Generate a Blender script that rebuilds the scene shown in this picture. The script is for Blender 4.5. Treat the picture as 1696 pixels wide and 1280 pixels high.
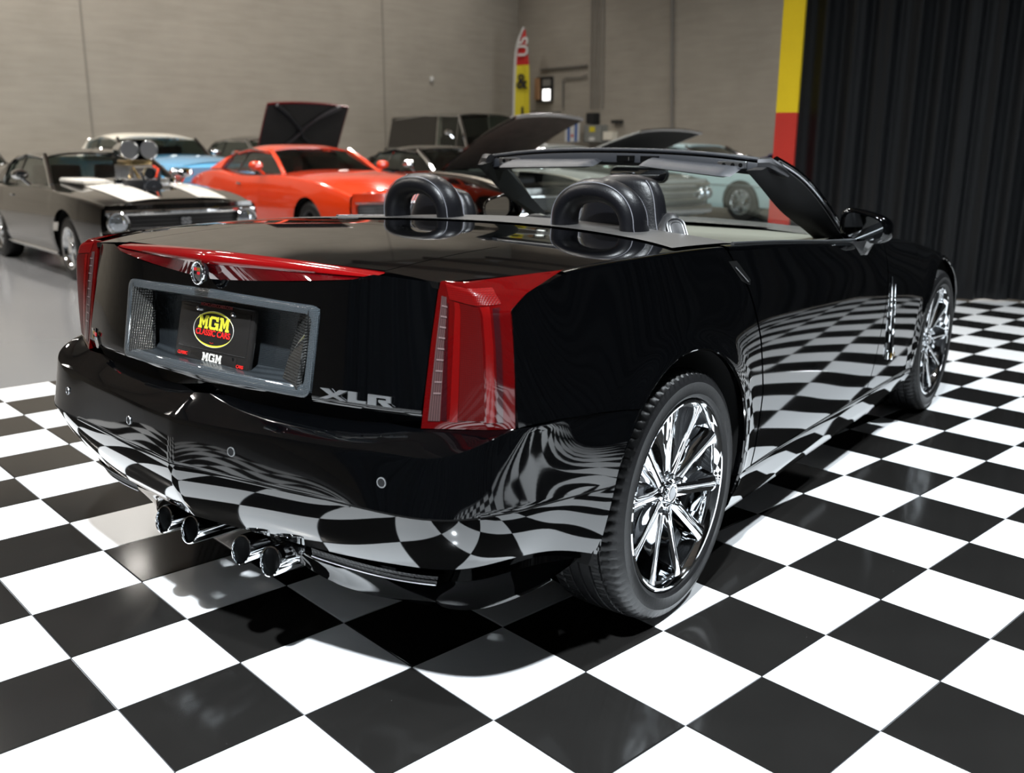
import bpy, bmesh, math, random
import numpy as np
from mathutils import Matrix, Vector

SC = bpy.context.scene
C = SC.collection
for o in list(bpy.data.objects):
    bpy.data.objects.remove(o)
PI = math.pi
R = math.radians

# ------------------------------------------------------------------ camera
cam_d = bpy.data.cameras.new('camera')
cam = bpy.data.objects.new('camera', cam_d)
C.objects.link(cam)
SC.camera = cam
F_PX, CAM_LOC, YAW, PITCH, ROLL = 1579.0, (-0.9638, -3.5520, 1.2565), 0.82206, 0.24751, 0.0069
_fw = Vector((math.cos(YAW) * math.cos(PITCH), math.sin(YAW) * math.cos(PITCH), -math.sin(PITCH)))
_r = Vector((math.sin(YAW), -math.cos(YAW), 0))
_u = _r.cross(_fw)
_r2 = math.cos(ROLL) * _r + math.sin(ROLL) * _u
_u2 = -math.sin(ROLL) * _r + math.cos(ROLL) * _u
cam.matrix_world = Matrix(((_r2.x, _u2.x, -_fw.x, CAM_LOC[0]), (_r2.y, _u2.y, -_fw.y, CAM_LOC[1]),
                           (_r2.z, _u2.z, -_fw.z, CAM_LOC[2]), (0, 0, 0, 1)))
cam_d.sensor_fit = 'HORIZONTAL'
cam_d.sensor_width = 36.0
cam_d.lens = 36.0 * F_PX / 1696.0
cam_d.clip_end = 100
cam_d.dof.use_dof = True
cam_d.dof.focus_distance = 2.55
cam_d.dof.aperture_fstop = 3.2

# ------------------------------------------------------------------ world, exposure, lamps of the hall
w = bpy.data.worlds.new('hall_world'); SC.world = w
w.use_nodes = True
w.node_tree.nodes['Background'].inputs[0].default_value = (0.8, 0.85, 1, 1)
w.node_tree.nodes['Background'].inputs[1].default_value = 0.004
SC.view_settings.view_transform = 'Standard'
SC.view_settings.look = 'None'
SC.view_settings.gamma = 1.0
SC.view_settings.exposure = 0.0
SC.view_settings.use_curve_mapping = False

CEIL = 7.4
HALL_W = 114.0          # watts of one hall high-bay lamp
HALL_LAMPS = [(x, y) for y in (3.6, 6.8, 10.2) for x in (-2.4, 1.0, 4.4, 7.8, 11.2, 14.6)] + [(x, 14.6) for x in (-1.2, 2.2, 5.6, 9.0, 12.4, 15.4)]
KEY_LAMPS = [(-1.51, -3.57, 5.2, 3600.0), (-.70, -2.71, 5.2, 900.0), (4.5, -2.9, 5.2, 1500.0)]  # last one is added fill, brightening the front floor and column

# ------------------------------------------------------------------ helpers
def tag(o, label=None, cat=None, group=None, kind=None):
    if label: o['label'] = label
    if cat: o['category'] = cat
    if group: o['group'] = group
    if kind: o['kind'] = kind
    return o

def empty(name, loc=(0, 0, 0), rz=0.0, parent=None):
    o = bpy.data.objects.new(name, None)
    o.empty_display_size = 0.2
    C.objects.link(o)
    o.location = loc
    o.rotation_euler = (0, 0, rz)
    if parent: o.parent = parent
    return o

class MB:
    """collects geometry for ONE mesh object"""
    def __init__(s): s.v = []; s.f = []; s.m = []
    def add(s, vs, fs, mi=0):
        b = len(s.v); s.v.extend([tuple(float(c) for c in p) for p in vs])
        s.f.extend([tuple(i + b for i in f) for f in fs]); s.m.extend([mi] * len(fs)); return s
    def box(s, c, d, rot=None, mi=0, taper=1.0):
        vs = []
        for z in (-.5, .5):
            for y in (-.5, .5):
                for x in (-.5, .5):
                    k = taper if z > 0 else 1
                    p = Vector((x * d[0] * k, y * d[1] * k, z * d[2]))
                    if rot is not None: p = rot @ p
                    vs.append(p + Vector(c))
        return s.add(vs, [(0, 2, 3, 1), (4, 5, 7, 6), (0, 1, 5, 4), (2, 6, 7, 3), (0, 4, 6, 2), (1, 3, 7, 5)], mi)
    def rbox(s, c, d, r=0.01, rot=None, mi=0, seg=3):
        """rounded box: rounded in plan (local xy), small edge bevel top/bottom"""
        hx, hy, hz = d[0] / 2, d[1] / 2, d[2] / 2
        r = min(r, hx * .98, hy * .98)
        b = min(r * .6, hz * .9)
        ring = lambda ins, z: [(sx * (hx - r) + (r - ins) * math.cos(a), sy * (hy - r) + (r - ins) * math.sin(a), z)
                               for sx, sy, a0 in ((1, 1, 0), (-1, 1, PI / 2), (-1, -1, PI), (1, -1, 1.5 * PI))
                               for a in [a0 + PI / 2 * k / seg for k in range(seg + 1)]]
        rings = [ring(b, -hz), ring(b * .3, -hz + b * .3), ring(0, -hz + b), ring(0, hz - b), ring(b * .3, hz - b * .3), ring(b, hz)]
        n = len(rings[0]); vs = []
        for rg in rings:
            for p in rg:
                p = Vector(p)
                if rot is not None: p = rot @ p
                vs.append(p + Vector(c))
        fs = [tuple(range(n - 1, -1, -1)), tuple(range(5 * n, 6 * n))]
        for k in range(5):
            for i in range(n):
                fs.append((k * n + i, k * n + (i + 1) % n, (k + 1) * n + (i + 1) % n, (k + 1) * n + i))
        return s.add(vs, fs, mi)
    def grid(s, G, mi=0, closed_u=False, closed_v=False, flip=False):
        """G[i][j] points"""
        n, m = len(G), len(G[0]); vs = [p for row in G for p in row]; fs = []
        for i in range(n if closed_u else n - 1):
            for j in range(m if closed_v else m - 1):
                a, b, c, d = i * m + j, i * m + (j + 1) % m, ((i + 1) % n) * m + (j + 1) % m, ((i + 1) % n) * m + j
                fs.append((a, d, c, b) if flip else (a, b, c, d))
        return s.add(vs, fs, mi)
    def lathe(s, prof, axis='z', c=(0, 0, 0), n=32, mi=0, rot=None, a0=0, a1=2 * PI):
        """prof: list of (radius, height)"""
        full = abs(a1 - a0 - 2 * PI) < 1e-6
        G = []
        for k in range(n if full else n + 1):
            a = a0 + (a1 - a0) * k / n; row = []
            for r, h in prof:
                p = {'z': (r * math.cos(a), r * math.sin(a), h), 'y': (r * math.cos(a), h, r * math.sin(a)),
                     'x': (h, r * math.cos(a), r * math.sin(a))}[axis]
                p = Vector(p)
                if rot is not None: p = rot @ p
                row.append(p + Vector(c))
            G.append(row)
        return s.grid(G, mi, closed_u=full)
    def tube(s, path, rad, n=10, mi=0, closed=False, caps=True, sx=1.0, up=(0, 0, 1)):
        """sweep an ellipse (rad, rad*sx) along path"""
        P = [Vector(p) for p in path]; k = len(P); rr = rad if hasattr(rad, '__len__') else [rad] * k
        G = []; pn = None
        for i in range(k):
            t = (P[(i + 1) % k] - P[i - 1]) if closed else (P[min(i + 1, k - 1)] - P[max(i - 1, 0)])
            if t.length < 1e-9: t = Vector((1, 0, 0))
            t.normalize()
            if pn is None:
                u = Vector(up)
                if abs(u.dot(t)) > .95: u = Vector((1, 0, 0))
                pn = (u - t * u.dot(t)).normalized()
            else:
                pn = (pn - t * pn.dot(t)).normalized()
            b = t.cross(pn)
            G.append([P[i] + (pn * math.cos(a) * rr[i] + b * math.sin(a) * rr[i] * sx) for a in [2 * PI * q / n for q in range(n)]])
        base = len(s.v)
        s.grid(G, mi, closed_u=closed, closed_v=True)
        if caps and not closed:
            s.f.append(tuple(base + q for q in range(n))); s.m.append(mi)
            s.f.append(tuple(base + (k - 1) * n + q for q in range(n - 1, -1, -1))); s.m.append(mi)
        return s
    def prism(s, poly, ext, mi=0):
        """poly: 3-D points of a planar outline, ext: extrusion vector"""
        n = len(poly); e = Vector(ext); a = [Vector(p) for p in poly]
        return s.add(a + [p + e for p in a], [tuple(range(n - 1, -1, -1)), tuple(range(n, 2 * n))] +
                     [(i, (i + 1) % n, n + (i + 1) % n, n + i) for i in range(n)], mi)
    def shell(s, G, th, mi=0):
        """a sheet with thickness: G and its offset th(vector or normal distance) closed round the rim"""
        n, m = len(G), len(G[0]); A = np.array([[tuple(p) for p in r] for r in G], float)
        if hasattr(th, '__len__'): B = A + np.array(th, float)
        else:
            du = np.gradient(A, axis=0); dv = np.gradient(A, axis=1); nn = np.cross(du, dv)
            nn /= (np.linalg.norm(nn, axis=2, keepdims=True) + 1e-12); B = A + nn * th
        s.grid(A.tolist(), mi); s.grid(B.tolist(), mi, flip=True)
        for X, Y, fl in ((A[0], B[0], 0), (A[-1], B[-1], 1), (A[:, 0], B[:, 0], 1), (A[:, -1], B[:, -1], 0)):
            s.grid([X.tolist(), Y.tolist()], mi, flip=bool(fl))
        return s
    def xf(s, M):
        s.v = [tuple(M @ Vector(p)) for p in s.v]; return s
    def mirror_y(s):
        s.v = [(x, -y, z) for x, y, z in s.v]; s.f = [tuple(reversed(f)) for f in s.f]; return s
    def mesh(s, name, mats, smooth=True, ang=35, weld=True):
        me = bpy.data.meshes.new(name); me.from_pydata(s.v, [], s.f)
        if not isinstance(mats, (list, tuple)): mats = [mats]
        for m in mats: me.materials.append(m)
        if len(mats) > 1: me.polygons.foreach_set('material_index', s.m)
        if weld:
            bm = bmesh.new(); bm.from_mesh(me)
            bmesh.ops.remove_doubles(bm, verts=bm.verts, dist=1e-5)
            bmesh.ops.recalc_face_normals(bm, faces=bm.faces)
            bm.to_mesh(me); bm.free()
        if smooth:
            me.polygons.foreach_set('use_smooth', [True] * len(me.polygons))
            me.set_sharp_from_angle(angle=R(ang))
        me.update()
        return me
    def build(s, name, mats, parent=None, smooth=True, ang=35, weld=True):
        return obj(name, s.mesh(name, mats, smooth, ang, weld), parent)

def obj(name, me, parent=None):
    o = bpy.data.objects.new(name, me); C.objects.link(o)
    if parent: o.parent = parent
    return o

def copy_tree(o, parent=None):
    c = o.copy(); C.objects.link(c); c.parent = parent
    for ch in list(o.children): copy_tree(ch, c)
    return c

def text_mesh(txt, size, mat, ext=0.0006, bold=0.0, align='CENTER', sx=1.0):
    cu = bpy.data.curves.new('t', 'FONT'); cu.body = txt; cu.size = size; cu.extrude = ext; cu.offset = bold
    cu.align_x = align; cu.align_y = 'CENTER'
    to = bpy.data.objects.new('t', cu); C.objects.link(to)
    dg = bpy.context.evaluated_depsgraph_get()
    me = bpy.data.meshes.new_from_object(to.evaluated_get(dg))
    bpy.data.objects.remove(to); bpy.data.curves.remove(cu)
    if sx != 1.0:
        for v in me.vertices: v.co.x *= sx
    me.materials.clear(); me.materials.append(mat)
    return me

class NS:
    """natural cubic spline"""
    def __init__(s, xs, ys):
        s.x = np.array(xs, float); y = np.array(ys, float); s.y = y; n = len(s.x); h = np.diff(s.x)
        A = np.eye(n); B = np.zeros((n,) + y.shape[1:])
        for i in range(1, n - 1):
            A[i, i - 1] = h[i - 1]; A[i, i] = 2 * (h[i - 1] + h[i]); A[i, i + 1] = h[i]
            B[i] = 6 * ((y[i + 1] - y[i]) / h[i] - (y[i] - y[i - 1]) / h[i - 1])
        s.M = np.linalg.solve(A, B)
    def __call__(s, t):
        t = np.asarray(t, float); i = np.clip(np.searchsorted(s.x, t) - 1, 0, len(s.x) - 2)
        h = s.x[i + 1] - s.x[i]; a = (s.x[i + 1] - t) / h; b = (t - s.x[i]) / h
        if s.y.ndim > 1: a = a[..., None]; b = b[..., None]; h = h[..., None]
        return a * s.y[i] + b * s.y[i + 1] + ((a ** 3 - a) * s.M[i] + (b ** 3 - b) * s.M[i + 1]) * h * h / 6

def crv(pts, n):
    """smooth curve through 3-D points, n samples, by chord length"""
    P = np.array(pts, float); d = np.r_[0, np.cumsum(np.linalg.norm(np.diff(P, axis=0), axis=1))]
    return NS(d, P)(np.linspace(0, d[-1], n))

def lin(xs, ys): return lambda t: np.interp(t, xs, ys)

# ------------------------------------------------------------------ materials
def pmat(name, col, rough=.5, metal=0.0, coat=0.0, spec=.5, noise=None, bump=None, emit=None, trans=0.0, ior=1.5, sheen=0.0, coat_rough=.02):
    m = bpy.data.materials.new(name); m.use_nodes = True; nt = m.node_tree; b = nt.nodes['Principled BSDF']
    b.inputs['Base Color'].default_value = (*col, 1); b.inputs['Roughness'].default_value = rough
    b.inputs['Metallic'].default_value = metal; b.inputs['Coat Weight'].default_value = coat
    b.inputs['Coat Roughness'].default_value = coat_rough
    b.inputs['Specular IOR Level'].default_value = spec; b.inputs['IOR'].default_value = ior
    b.inputs['Transmission Weight'].default_value = trans
    if sheen: b.inputs['Sheen Weight'].default_value = sheen
    if emit:
        b.inputs['Emission Color'].default_value = (*emit[0], 1); b.inputs['Emission Strength'].default_value = emit[1]
    if noise or bump:
        tc = nt.nodes.new('ShaderNodeTexCoord')
    if noise:   # (scale, amount, stretch)
        sc, am = noise[0], noise[1]; st = noise[2] if len(noise) > 2 else (1, 1, 1)
        mp = nt.nodes.new('ShaderNodeMapping'); mp.inputs['Scale'].default_value = st
        n = nt.nodes.new('ShaderNodeTexNoise'); n.inputs['Scale'].default_value = sc; n.inputs['Detail'].default_value = 6
        mx = nt.nodes.new('ShaderNodeMix'); mx.data_type = 'RGBA'
        lo = tuple(max(0, c * (1 - am)) for c in col); hi = tuple(min(1, c * (1 + am)) for c in col)
        mx.inputs[6].default_value = (*lo, 1); mx.inputs[7].default_value = (*hi, 1)
        nt.links.new(tc.outputs['Object'], mp.inputs[0]); nt.links.new(mp.outputs[0], n.inputs['Vector'])
        nt.links.new(n.outputs['Fac'], mx.inputs[0]); nt.links.new(mx.outputs[2], b.inputs['Base Color'])
    if bump:    # (scale, strength)
        n = nt.nodes.new('ShaderNodeTexNoise'); n.inputs['Scale'].default_value = bump[0]; n.inputs['Detail'].default_value = 4
        bp = nt.nodes.new('ShaderNodeBump'); bp.inputs['Strength'].default_value = bump[1]; bp.inputs['Distance'].default_value = .01
        nt.links.new(tc.outputs['Object'], n.inputs['Vector']); nt.links.new(n.outputs['Fac'], bp.inputs['Height'])
        nt.links.new(bp.outputs[0], b.inputs['Normal'])
    return m

def glass_mat(name, tint=(.75, .85, .85), refl=1.0):
    m = bpy.data.materials.new(name); m.use_nodes = True; nt = m.node_tree
    nt.nodes.remove(nt.nodes['Principled BSDF']); out = nt.nodes['Material Output']
    t = nt.nodes.new('ShaderNodeBsdfTransparent'); t.inputs[0].default_value = (*tint, 1)
    g = nt.nodes.new('ShaderNodeBsdfGlossy'); g.inputs['Roughness'].default_value = .02; g.inputs[0].default_value = (refl, refl, refl, 1)
    fr = nt.nodes.new('ShaderNodeFresnel')      # thin sheet: same reflectance from both sides
    ge = nt.nodes.new('ShaderNodeNewGeometry'); ma = nt.nodes.new('ShaderNodeMath'); ma.operation = 'MULTIPLY_ADD'
    ma.inputs[1].default_value = 1 / 1.45 - 1.45; ma.inputs[2].default_value = 1.45
    nt.links.new(ge.outputs['Backfacing'], ma.inputs[0]); nt.links.new(ma.outputs[0], fr.inputs['IOR'])
    mx = nt.nodes.new('ShaderNodeMixShader')
    nt.links.new(fr.outputs[0], mx.inputs[0]); nt.links.new(t.outputs[0], mx.inputs[1]); nt.links.new(g.outputs[0], mx.inputs[2])
    nt.links.new(mx.outputs[0], out.inputs['Surface'])
    return m

def grid_lens_mat(name, col, rough=.15, scale=220, strength=.5, coat=1.0, metal=0.0, dark=.45, axes=('Y', 'Z'), spec=.5):
    """fine square lens pattern: colour + relief, in object space"""
    m = pmat(name, col, rough, metal, coat, spec=spec); nt = m.node_tree; b = nt.nodes['Principled BSDF']
    tc = nt.nodes.new('ShaderNodeTexCoord'); sp = nt.nodes.new('ShaderNodeSeparateXYZ')
    nt.links.new(tc.outputs['Object'], sp.inputs[0]); hs = []
    for ax in axes:
        mu = nt.nodes.new('ShaderNodeMath'); mu.operation = 'MULTIPLY'; mu.inputs[1].default_value = scale * PI
        si = nt.nodes.new('ShaderNodeMath'); si.operation = 'SINE'
        ab = nt.nodes.new('ShaderNodeMath'); ab.operation = 'ABSOLUTE'
        nt.links.new(sp.outputs[ax], mu.inputs[0]); nt.links.new(mu.outputs[0], si.inputs[0]); nt.links.new(si.outputs[0], ab.inputs[0]); hs.append(ab)
    if len(hs) == 2:
        h = nt.nodes.new('ShaderNodeMath'); h.operation = 'MULTIPLY'
        nt.links.new(hs[0].outputs[0], h.inputs[0]); nt.links.new(hs[1].outputs[0], h.inputs[1])
    else: h = hs[0]
    mx = nt.nodes.new('ShaderNodeMix'); mx.data_type = 'RGBA'
    mx.inputs[6].default_value = (*(c * dark for c in col), 1); mx.inputs[7].default_value = (*col, 1)
    nt.links.new(h.outputs[0], mx.inputs[0]); nt.links.new(mx.outputs[2], b.inputs['Base Color'])
    bp = nt.nodes.new('ShaderNodeBump'); bp.inputs['Strength'].default_value = strength; bp.inputs['Distance'].default_value = .002
    nt.links.new(h.outputs[0], bp.inputs['Height']); nt.links.new(bp.outputs[0], b.inputs['Normal'])
    return m

M = {}
M['paint_black'] = pmat('paint_black', (.0006, .0007, .0009), .04, 0, .35, .5, coat_rough=.0, ior=1.5)
M['gloss_trim'] = pmat('gloss_trim', (.006, .006, .007), .12, 0, .5)
M['gap'] = pmat('gap_black', (.002, .002, .002), .9, spec=.1)
M['liner'] = pmat('liner_black', (.006, .006, .006), .8, spec=.2)
M['plastic'] = pmat('plastic_black', (.012, .012, .013), .45)
M['chrome'] = pmat('chrome', (.86, .88, .90), .035, 1.0)
M['satin'] = pmat('satin_metal', (.55, .56, .58), .28, 1.0)
M['darkmetal'] = pmat('dark_metal', (.10, .10, .105), .4, 1.0)
M['disc'] = pmat('brake_disc', (.38, .38, .38), .35, 1.0)
M['rubber'] = pmat('tyre_rubber', (.0045, .0045, .005), .45, spec=.4, bump=(90, .08))
M['leather'] = pmat('black_leather', (.0045, .0045, .006), .36, spec=.35, bump=(160, .08))
M['leather2'] = pmat('black_leather_soft', (.007, .007, .008), .55, bump=(160, .1))
M['stitch'] = pmat('grey_stitching', (.16, .16, .18), .7)
M['grey_trim'] = pmat('grey_header_trim', (.028, .030, .036), .5, bump=(250, .1))
M['matte_deck'] = pmat('matte_grey_deck', (.05, .048, .046), .42, spec=.6, bump=(400, .05))
M['dash'] = pmat('beige_dash', (.17, .16, .13), .6, bump=(200, .1))
M['carpet'] = pmat('dark_carpet', (.01, .01, .01), .95)
M['red_lens'] = pmat('red_lens', (.055, .0006, .0008), .06, 0, .4)
M['red_top'] = pmat('red_top_lens', (.13, .0015, .002), .08, 0, .6)
M['red_lens_dark'] = pmat('red_lens_dark', (.05, .001, .002), .05, 0, 1.0)
M['red_grid'] = grid_lens_mat('red_grid_lens', (.13, .002, .002), .35, 240, .2, coat=.12, spec=.12)
M['red_grid_dark'] = grid_lens_mat('red_grid_lens_deep', (.07, .001, .001), .35, 240, .2, coat=.10, spec=.12)
M['lens_dark'] = pmat('smoked_lens', (.02, .002, .003), .08, 0, 1.0)
M['clear_strip'] = grid_lens_mat('clear_strip_lens', (.06, .032, .032), .3, 190, .4, coat=.15, dark=.35, axes=('Y',), spec=.2)
M['led'] = pmat('led_clear', (.30, .20, .20), .12, .6, 1.0)
M['clear_lens'] = grid_lens_mat('clear_grey_lens', (.055, .066, .075), .14, 280, .5, dark=.3)
M['recess_lens'] = grid_lens_mat('recess_grey_lens', (.030, .035, .039), .2, 280, .5, coat=.4, dark=.3)
M['rev_lens'] = grid_lens_mat('reverse_lamp_lens', (.085, .085, .082), .1, 150, .9, metal=.5, dark=.12)
M['plate_black'] = pmat('plate_black', (.012, .011, .0105), .22, coat=.4)
M['txt_red'] = pmat('print_red', (.62, .015, .012), .4)
M['txt_dkred'] = pmat('print_dark_red', (.12, .006, .006), .4)
M['txt_yel'] = pmat('print_yellow', (.50, .46, .03), .4)
M['txt_white'] = pmat('print_white', (.55, .53, .48), .4)
M['crest_red'] = pmat('enamel_red', (.35, .01, .015), .2, coat=1)
M['crest_gold'] = pmat('enamel_gold', (.45, .28, .05), .25, .8)
M['glass'] = glass_mat('windscreen_glass', (.86, .94, .93), .8)
M['glass_dark'] = glass_mat('tinted_glass', (.30, .34, .33))
M['mirror'] = pmat('mirror_glass', (.75, .78, .8), .01, 1.0)
M['white_paint'] = pmat('paint_white', (.78, .76, .72), .25, 0, .6)
M['bg_black'] = pmat('bg_paint_black', (.003, .0025, .0022), .1, 0, 1.0)
M['bg_orange'] = pmat('bg_paint_orange', (.68, .045, .008), .16, 0, 1.0)
M['bg_maroon'] = pmat('bg_paint_maroon', (.10, .006, .008), .15, 0, 1.0)
M['bg_blue'] = pmat('bg_paint_blue', (.10, .34, .58), .18, 0, 1.0)
M['bg_pale'] = pmat('bg_paint_pale_blue', (.42, .58, .62), .18, 0, 1.0)
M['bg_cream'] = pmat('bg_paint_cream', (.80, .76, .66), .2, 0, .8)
M['bg_purple'] = pmat('bg_paint_purple', (.035, .02, .16), .15, 0, 1.0)
M['bg_silver'] = pmat('bg_paint_silver', (.45, .48, .48), .2, .4, 1.0)
M['lamp_glass'] = pmat('headlamp_glass', (.55, .6, .66), .08, .85)
M['bg_interior'] = pmat('bg_interior', (.015, .015, .015), .8)
M['engine'] = pmat('engine_iron', (.05, .05, .055), .4, .7)
M['belt'] = pmat('belt_rubber', (.02, .025, .035), .6)
M['brass'] = pmat('brass_fitting', (.55, .42, .22), .25, 1.0)
M['underhood'] = pmat('underhood_felt', (.05, .042, .035), .85, noise=(6, .5))
# ================================================================== STRUCTURE
# materials of the room
def wall_mat():
    m = pmat('painted_concrete', (.30, .275, .235), .85, spec=.25); nt = m.node_tree; b = nt.nodes['Principled BSDF']
    tc = nt.nodes.new('ShaderNodeTexCoord')
    n1 = nt.nodes.new('ShaderNodeTexNoise'); n1.inputs['Scale'].default_value = 1.1; n1.inputs['Detail'].default_value = 8; n1.inputs['Roughness'].default_value = .6
    mp = nt.nodes.new('ShaderNodeMapping'); mp.inputs['Scale'].default_value = (.6, .6, 5)
    n2 = nt.nodes.new('ShaderNodeTexNoise'); n2.inputs['Scale'].default_value = 2.0; n2.inputs['Detail'].default_value = 5
    nt.links.new(tc.outputs['Object'], n1.inputs['Vector']); nt.links.new(tc.outputs['Object'], mp.inputs[0]); nt.links.new(mp.outputs[0], n2.inputs['Vector'])
    ad = nt.nodes.new('ShaderNodeMath'); ad.operation = 'ADD'
    nt.links.new(n1.outputs['Fac'], ad.inputs[0]); nt.links.new(n2.outputs['Fac'], ad.inputs[1])
    rp = nt.nodes.new('ShaderNodeValToRGB')
    rp.color_ramp.elements[0].position = .32; rp.color_ramp.elements[0].color = (.305, .278, .236, 1)
    rp.color_ramp.elements[1].position = .68; rp.color_ramp.elements[1].color = (.378, .346, .296, 1)
    hv = nt.nodes.new('ShaderNodeMath'); hv.operation = 'MULTIPLY'; hv.inputs[1].default_value = .5
    nt.links.new(ad.outputs[0], hv.inputs[0]); nt.links.new(hv.outputs[0], rp.inputs[0]); nt.links.new(rp.outputs[0], b.inputs['Base Color'])
    bp = nt.nodes.new('ShaderNodeBump'); bp.inputs['Strength'].default_value = .15; bp.inputs['Distance'].default_value = .02
    nt.links.new(hv.outputs[0], bp.inputs['Height']); nt.links.new(bp.outputs[0], b.inputs['Normal'])
    return m
M['wall'] = wall_mat()
M['joint'] = pmat('wall_joint', (.235, .215, .185), .9)
M['concrete'] = pmat('grey_floor_paint', (.180, .184, .192), .16, spec=.5, noise=(.7, .10))
M['ceiling'] = pmat('ceiling_deck', (.20, .17, .14), .85, noise=(1.2, .25, (.3, 3, 1)))
M['steel'] = pmat('joist_steel', (.16, .14, .12), .6, .3)
M['tile_white'] = pmat('tile_white', (.86, .87, .88), .10, spec=.45, noise=(3, .02))
M['tile_black'] = pmat('tile_black', (.010, .0095, .009), .11, spec=.5, noise=(4, .25))
def dusty(m):
    nt = m.node_tree; b = nt.nodes['Principled BSDF']; lk = b.inputs['Base Color'].links[0]; src = lk.from_socket
    g = nt.nodes.new('ShaderNodeNewGeometry'); v = nt.nodes.new('ShaderNodeTexVoronoi'); v.inputs['Scale'].default_value = 14
    nt.links.new(g.outputs['Position'], v.inputs['Vector'])
    lt = nt.nodes.new('ShaderNodeMath'); lt.operation = 'LESS_THAN'; lt.inputs[1].default_value = .014
    nt.links.new(v.outputs['Distance'], lt.inputs[0])
    mx = nt.nodes.new('ShaderNodeMix'); mx.data_type = 'RGBA'; mx.inputs[7].default_value = (.09, .088, .085, 1)
    nt.links.new(lt.outputs[0], mx.inputs[0]); nt.links.new(src, mx.inputs[6]); nt.links.new(mx.outputs[2], b.inputs['Base Color'])
dusty(M['tile_black'])
M['grout'] = pmat('grout', (.045, .045, .05), .7)
M['curtain'] = pmat('black_curtain', (.010, .0105, .0115), .38, spec=.35)
M['col_yellow'] = pmat('column_yellow', (.84, .60, .012), .45, noise=(3, .08))
M['col_red'] = pmat('column_red', (.55, .035, .022), .45, noise=(3, .1))
M['lamp_emit'] = pmat('lamp_diffuser', (.9, .9, .9), .5, emit=((1, .96, .9), 9.0))
M['lamp_case'] = pmat('lamp_case', (.3, .3, .3), .5, .2)
M['conduit'] = pmat('conduit', (.20, .185, .165), .6)

WX, WY = 17.9, 16.6          # back wall (x) and left wall (y)
X0, Y0 = -11.0, -8.0
def slab(name, c, d, mat):
    o = MB().box((0, 0, 0), d).build(name, mat, smooth=False); o.location = c
    return tag(o, kind='structure')
slab('floor', ((WX + X0) / 2, (WY + Y0) / 2, -.062), (WX - X0, WY - Y0, .1), M['concrete'])
slab('ceiling', ((WX + X0) / 2, (WY + Y0) / 2, CEIL + .1), (WX - X0 + .6, WY - Y0 + .6, .2), M['ceiling'])
wl = slab('wall_left', ((WX + X0) / 2, WY + .1, CEIL / 2), (WX - X0 + .4, .2, CEIL + .3), M['wall'])
wb = slab('wall_back', (WX + .1, (WY + Y0) / 2, CEIL / 2), (.2, WY - Y0 + .4, CEIL + .3), M['wall'])
slab('wall_right', ((WX + X0) / 2, Y0 - .1, CEIL / 2), (WX - X0 + .4, .2, CEIL + .3), M['curtain'])
slab('wall_front', (X0 - .1, (WY + Y0) / 2, CEIL / 2), (.2, WY - Y0 + .4, CEIL + .3), M['wall'])
# vertical panel joints of the tilt-up walls (recess look: dark sealant bead)
jm = MB().box((0, 0, 0), (.03, .02, CEIL)).mesh('trim', M['joint'], smooth=False)
k = 0
for x in (6.28, -1.0, 13.4):
    k += 1; o = obj('trim_%d' % k, jm); o.location = (x, WY - .005, CEIL / 2); tag(o, kind='structure')
jm2 = MB().box((0, 0, 0), (.02, .03, CEIL)).mesh('trim', M['joint'], smooth=False)
for y in (1.2,):
    k += 1; o = obj('trim_%d' % k, jm2); o.location = (WX - .005, y, CEIL / 2); tag(o, kind='structure')
# ceiling joists
jb = MB().box((0, 0, 0), (.12, WY - Y0, .35)).mesh('joist', M['steel'], smooth=False)
for i in range(12):
    k += 1; o = obj('trim_%d' % k, jb); o.location = (X0 + 1.5 + i * 2.4, (WY + Y0) / 2, CEIL - .17); tag(o, kind='structure')

# daylight roll-up door in the right wall, beyond the curtain: frosted panes between frame bars
DW, DH, DX = 6.6, 4.2, 12.9
M['daylight'] = pmat('frosted_daylight_pane', (.8, .85, .9), .6, emit=((.93, .97, 1.0), 7.0))
dr_ = MB(); dr_.box((0, 0, DH / 2), (DW + .3, .08, DH + .15)); dr_ = dr_.build('door_1', M['lamp_case'], smooth=False); dr_.location = (DX, Y0 + .04, -.012)
tag(dr_, kind='structure')
pn = MB().box((0, 0, 0), (DW / 5 - .10, .03, DH / 6 - .10)).mesh('door_pane', M['daylight'], smooth=False)
for i in range(5):
    for j in range(6):
        o = obj('door_pane', pn, dr_); o.location = ((i - 2) * DW / 5, .05, (j + .5) * DH / 6)
# ------------------------------------------------------------------ lamps
def hall_lamp(i, x, y):
    wk = float(np.interp(x, [1, 4.4, 7.8, 11.2, 14.6], [1.3, 1.2, 1.0, .75, .4]))
    t = empty('ceiling_lamp', (x, y, CEIL - .36))
    tag(t, 'round high-bay ceiling lamp above the parked cars', 'lamp', 'hall ceiling lamps')
    cb = MB(); cb.lathe([(0, .24), (.08, .24), (.10, .10), (.26, .03), (.27, .0), (.25, .0), (.24, .02), (0, .02)], n=20); cb.build('housing', M['lamp_case'], t)
    rd = MB(); rd.tube([(0, 0, .24), (0, 0, .36)], .012, 6); rd.build('rod', M['lamp_case'], t)
    d = bpy.data.lights.new('lamp_light', 'AREA'); d.shape = 'DISK'; d.size = .48; d.spread = R(136)
    d.energy = HALL_W * wk; d.color = (1, .95, .88)
    l = bpy.data.objects.new('lamp_light', d); C.objects.link(l); l.parent = t; l.location = (0, 0, 0)
for i, (x, y) in enumerate(HALL_LAMPS): hall_lamp(i, x, y)
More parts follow.
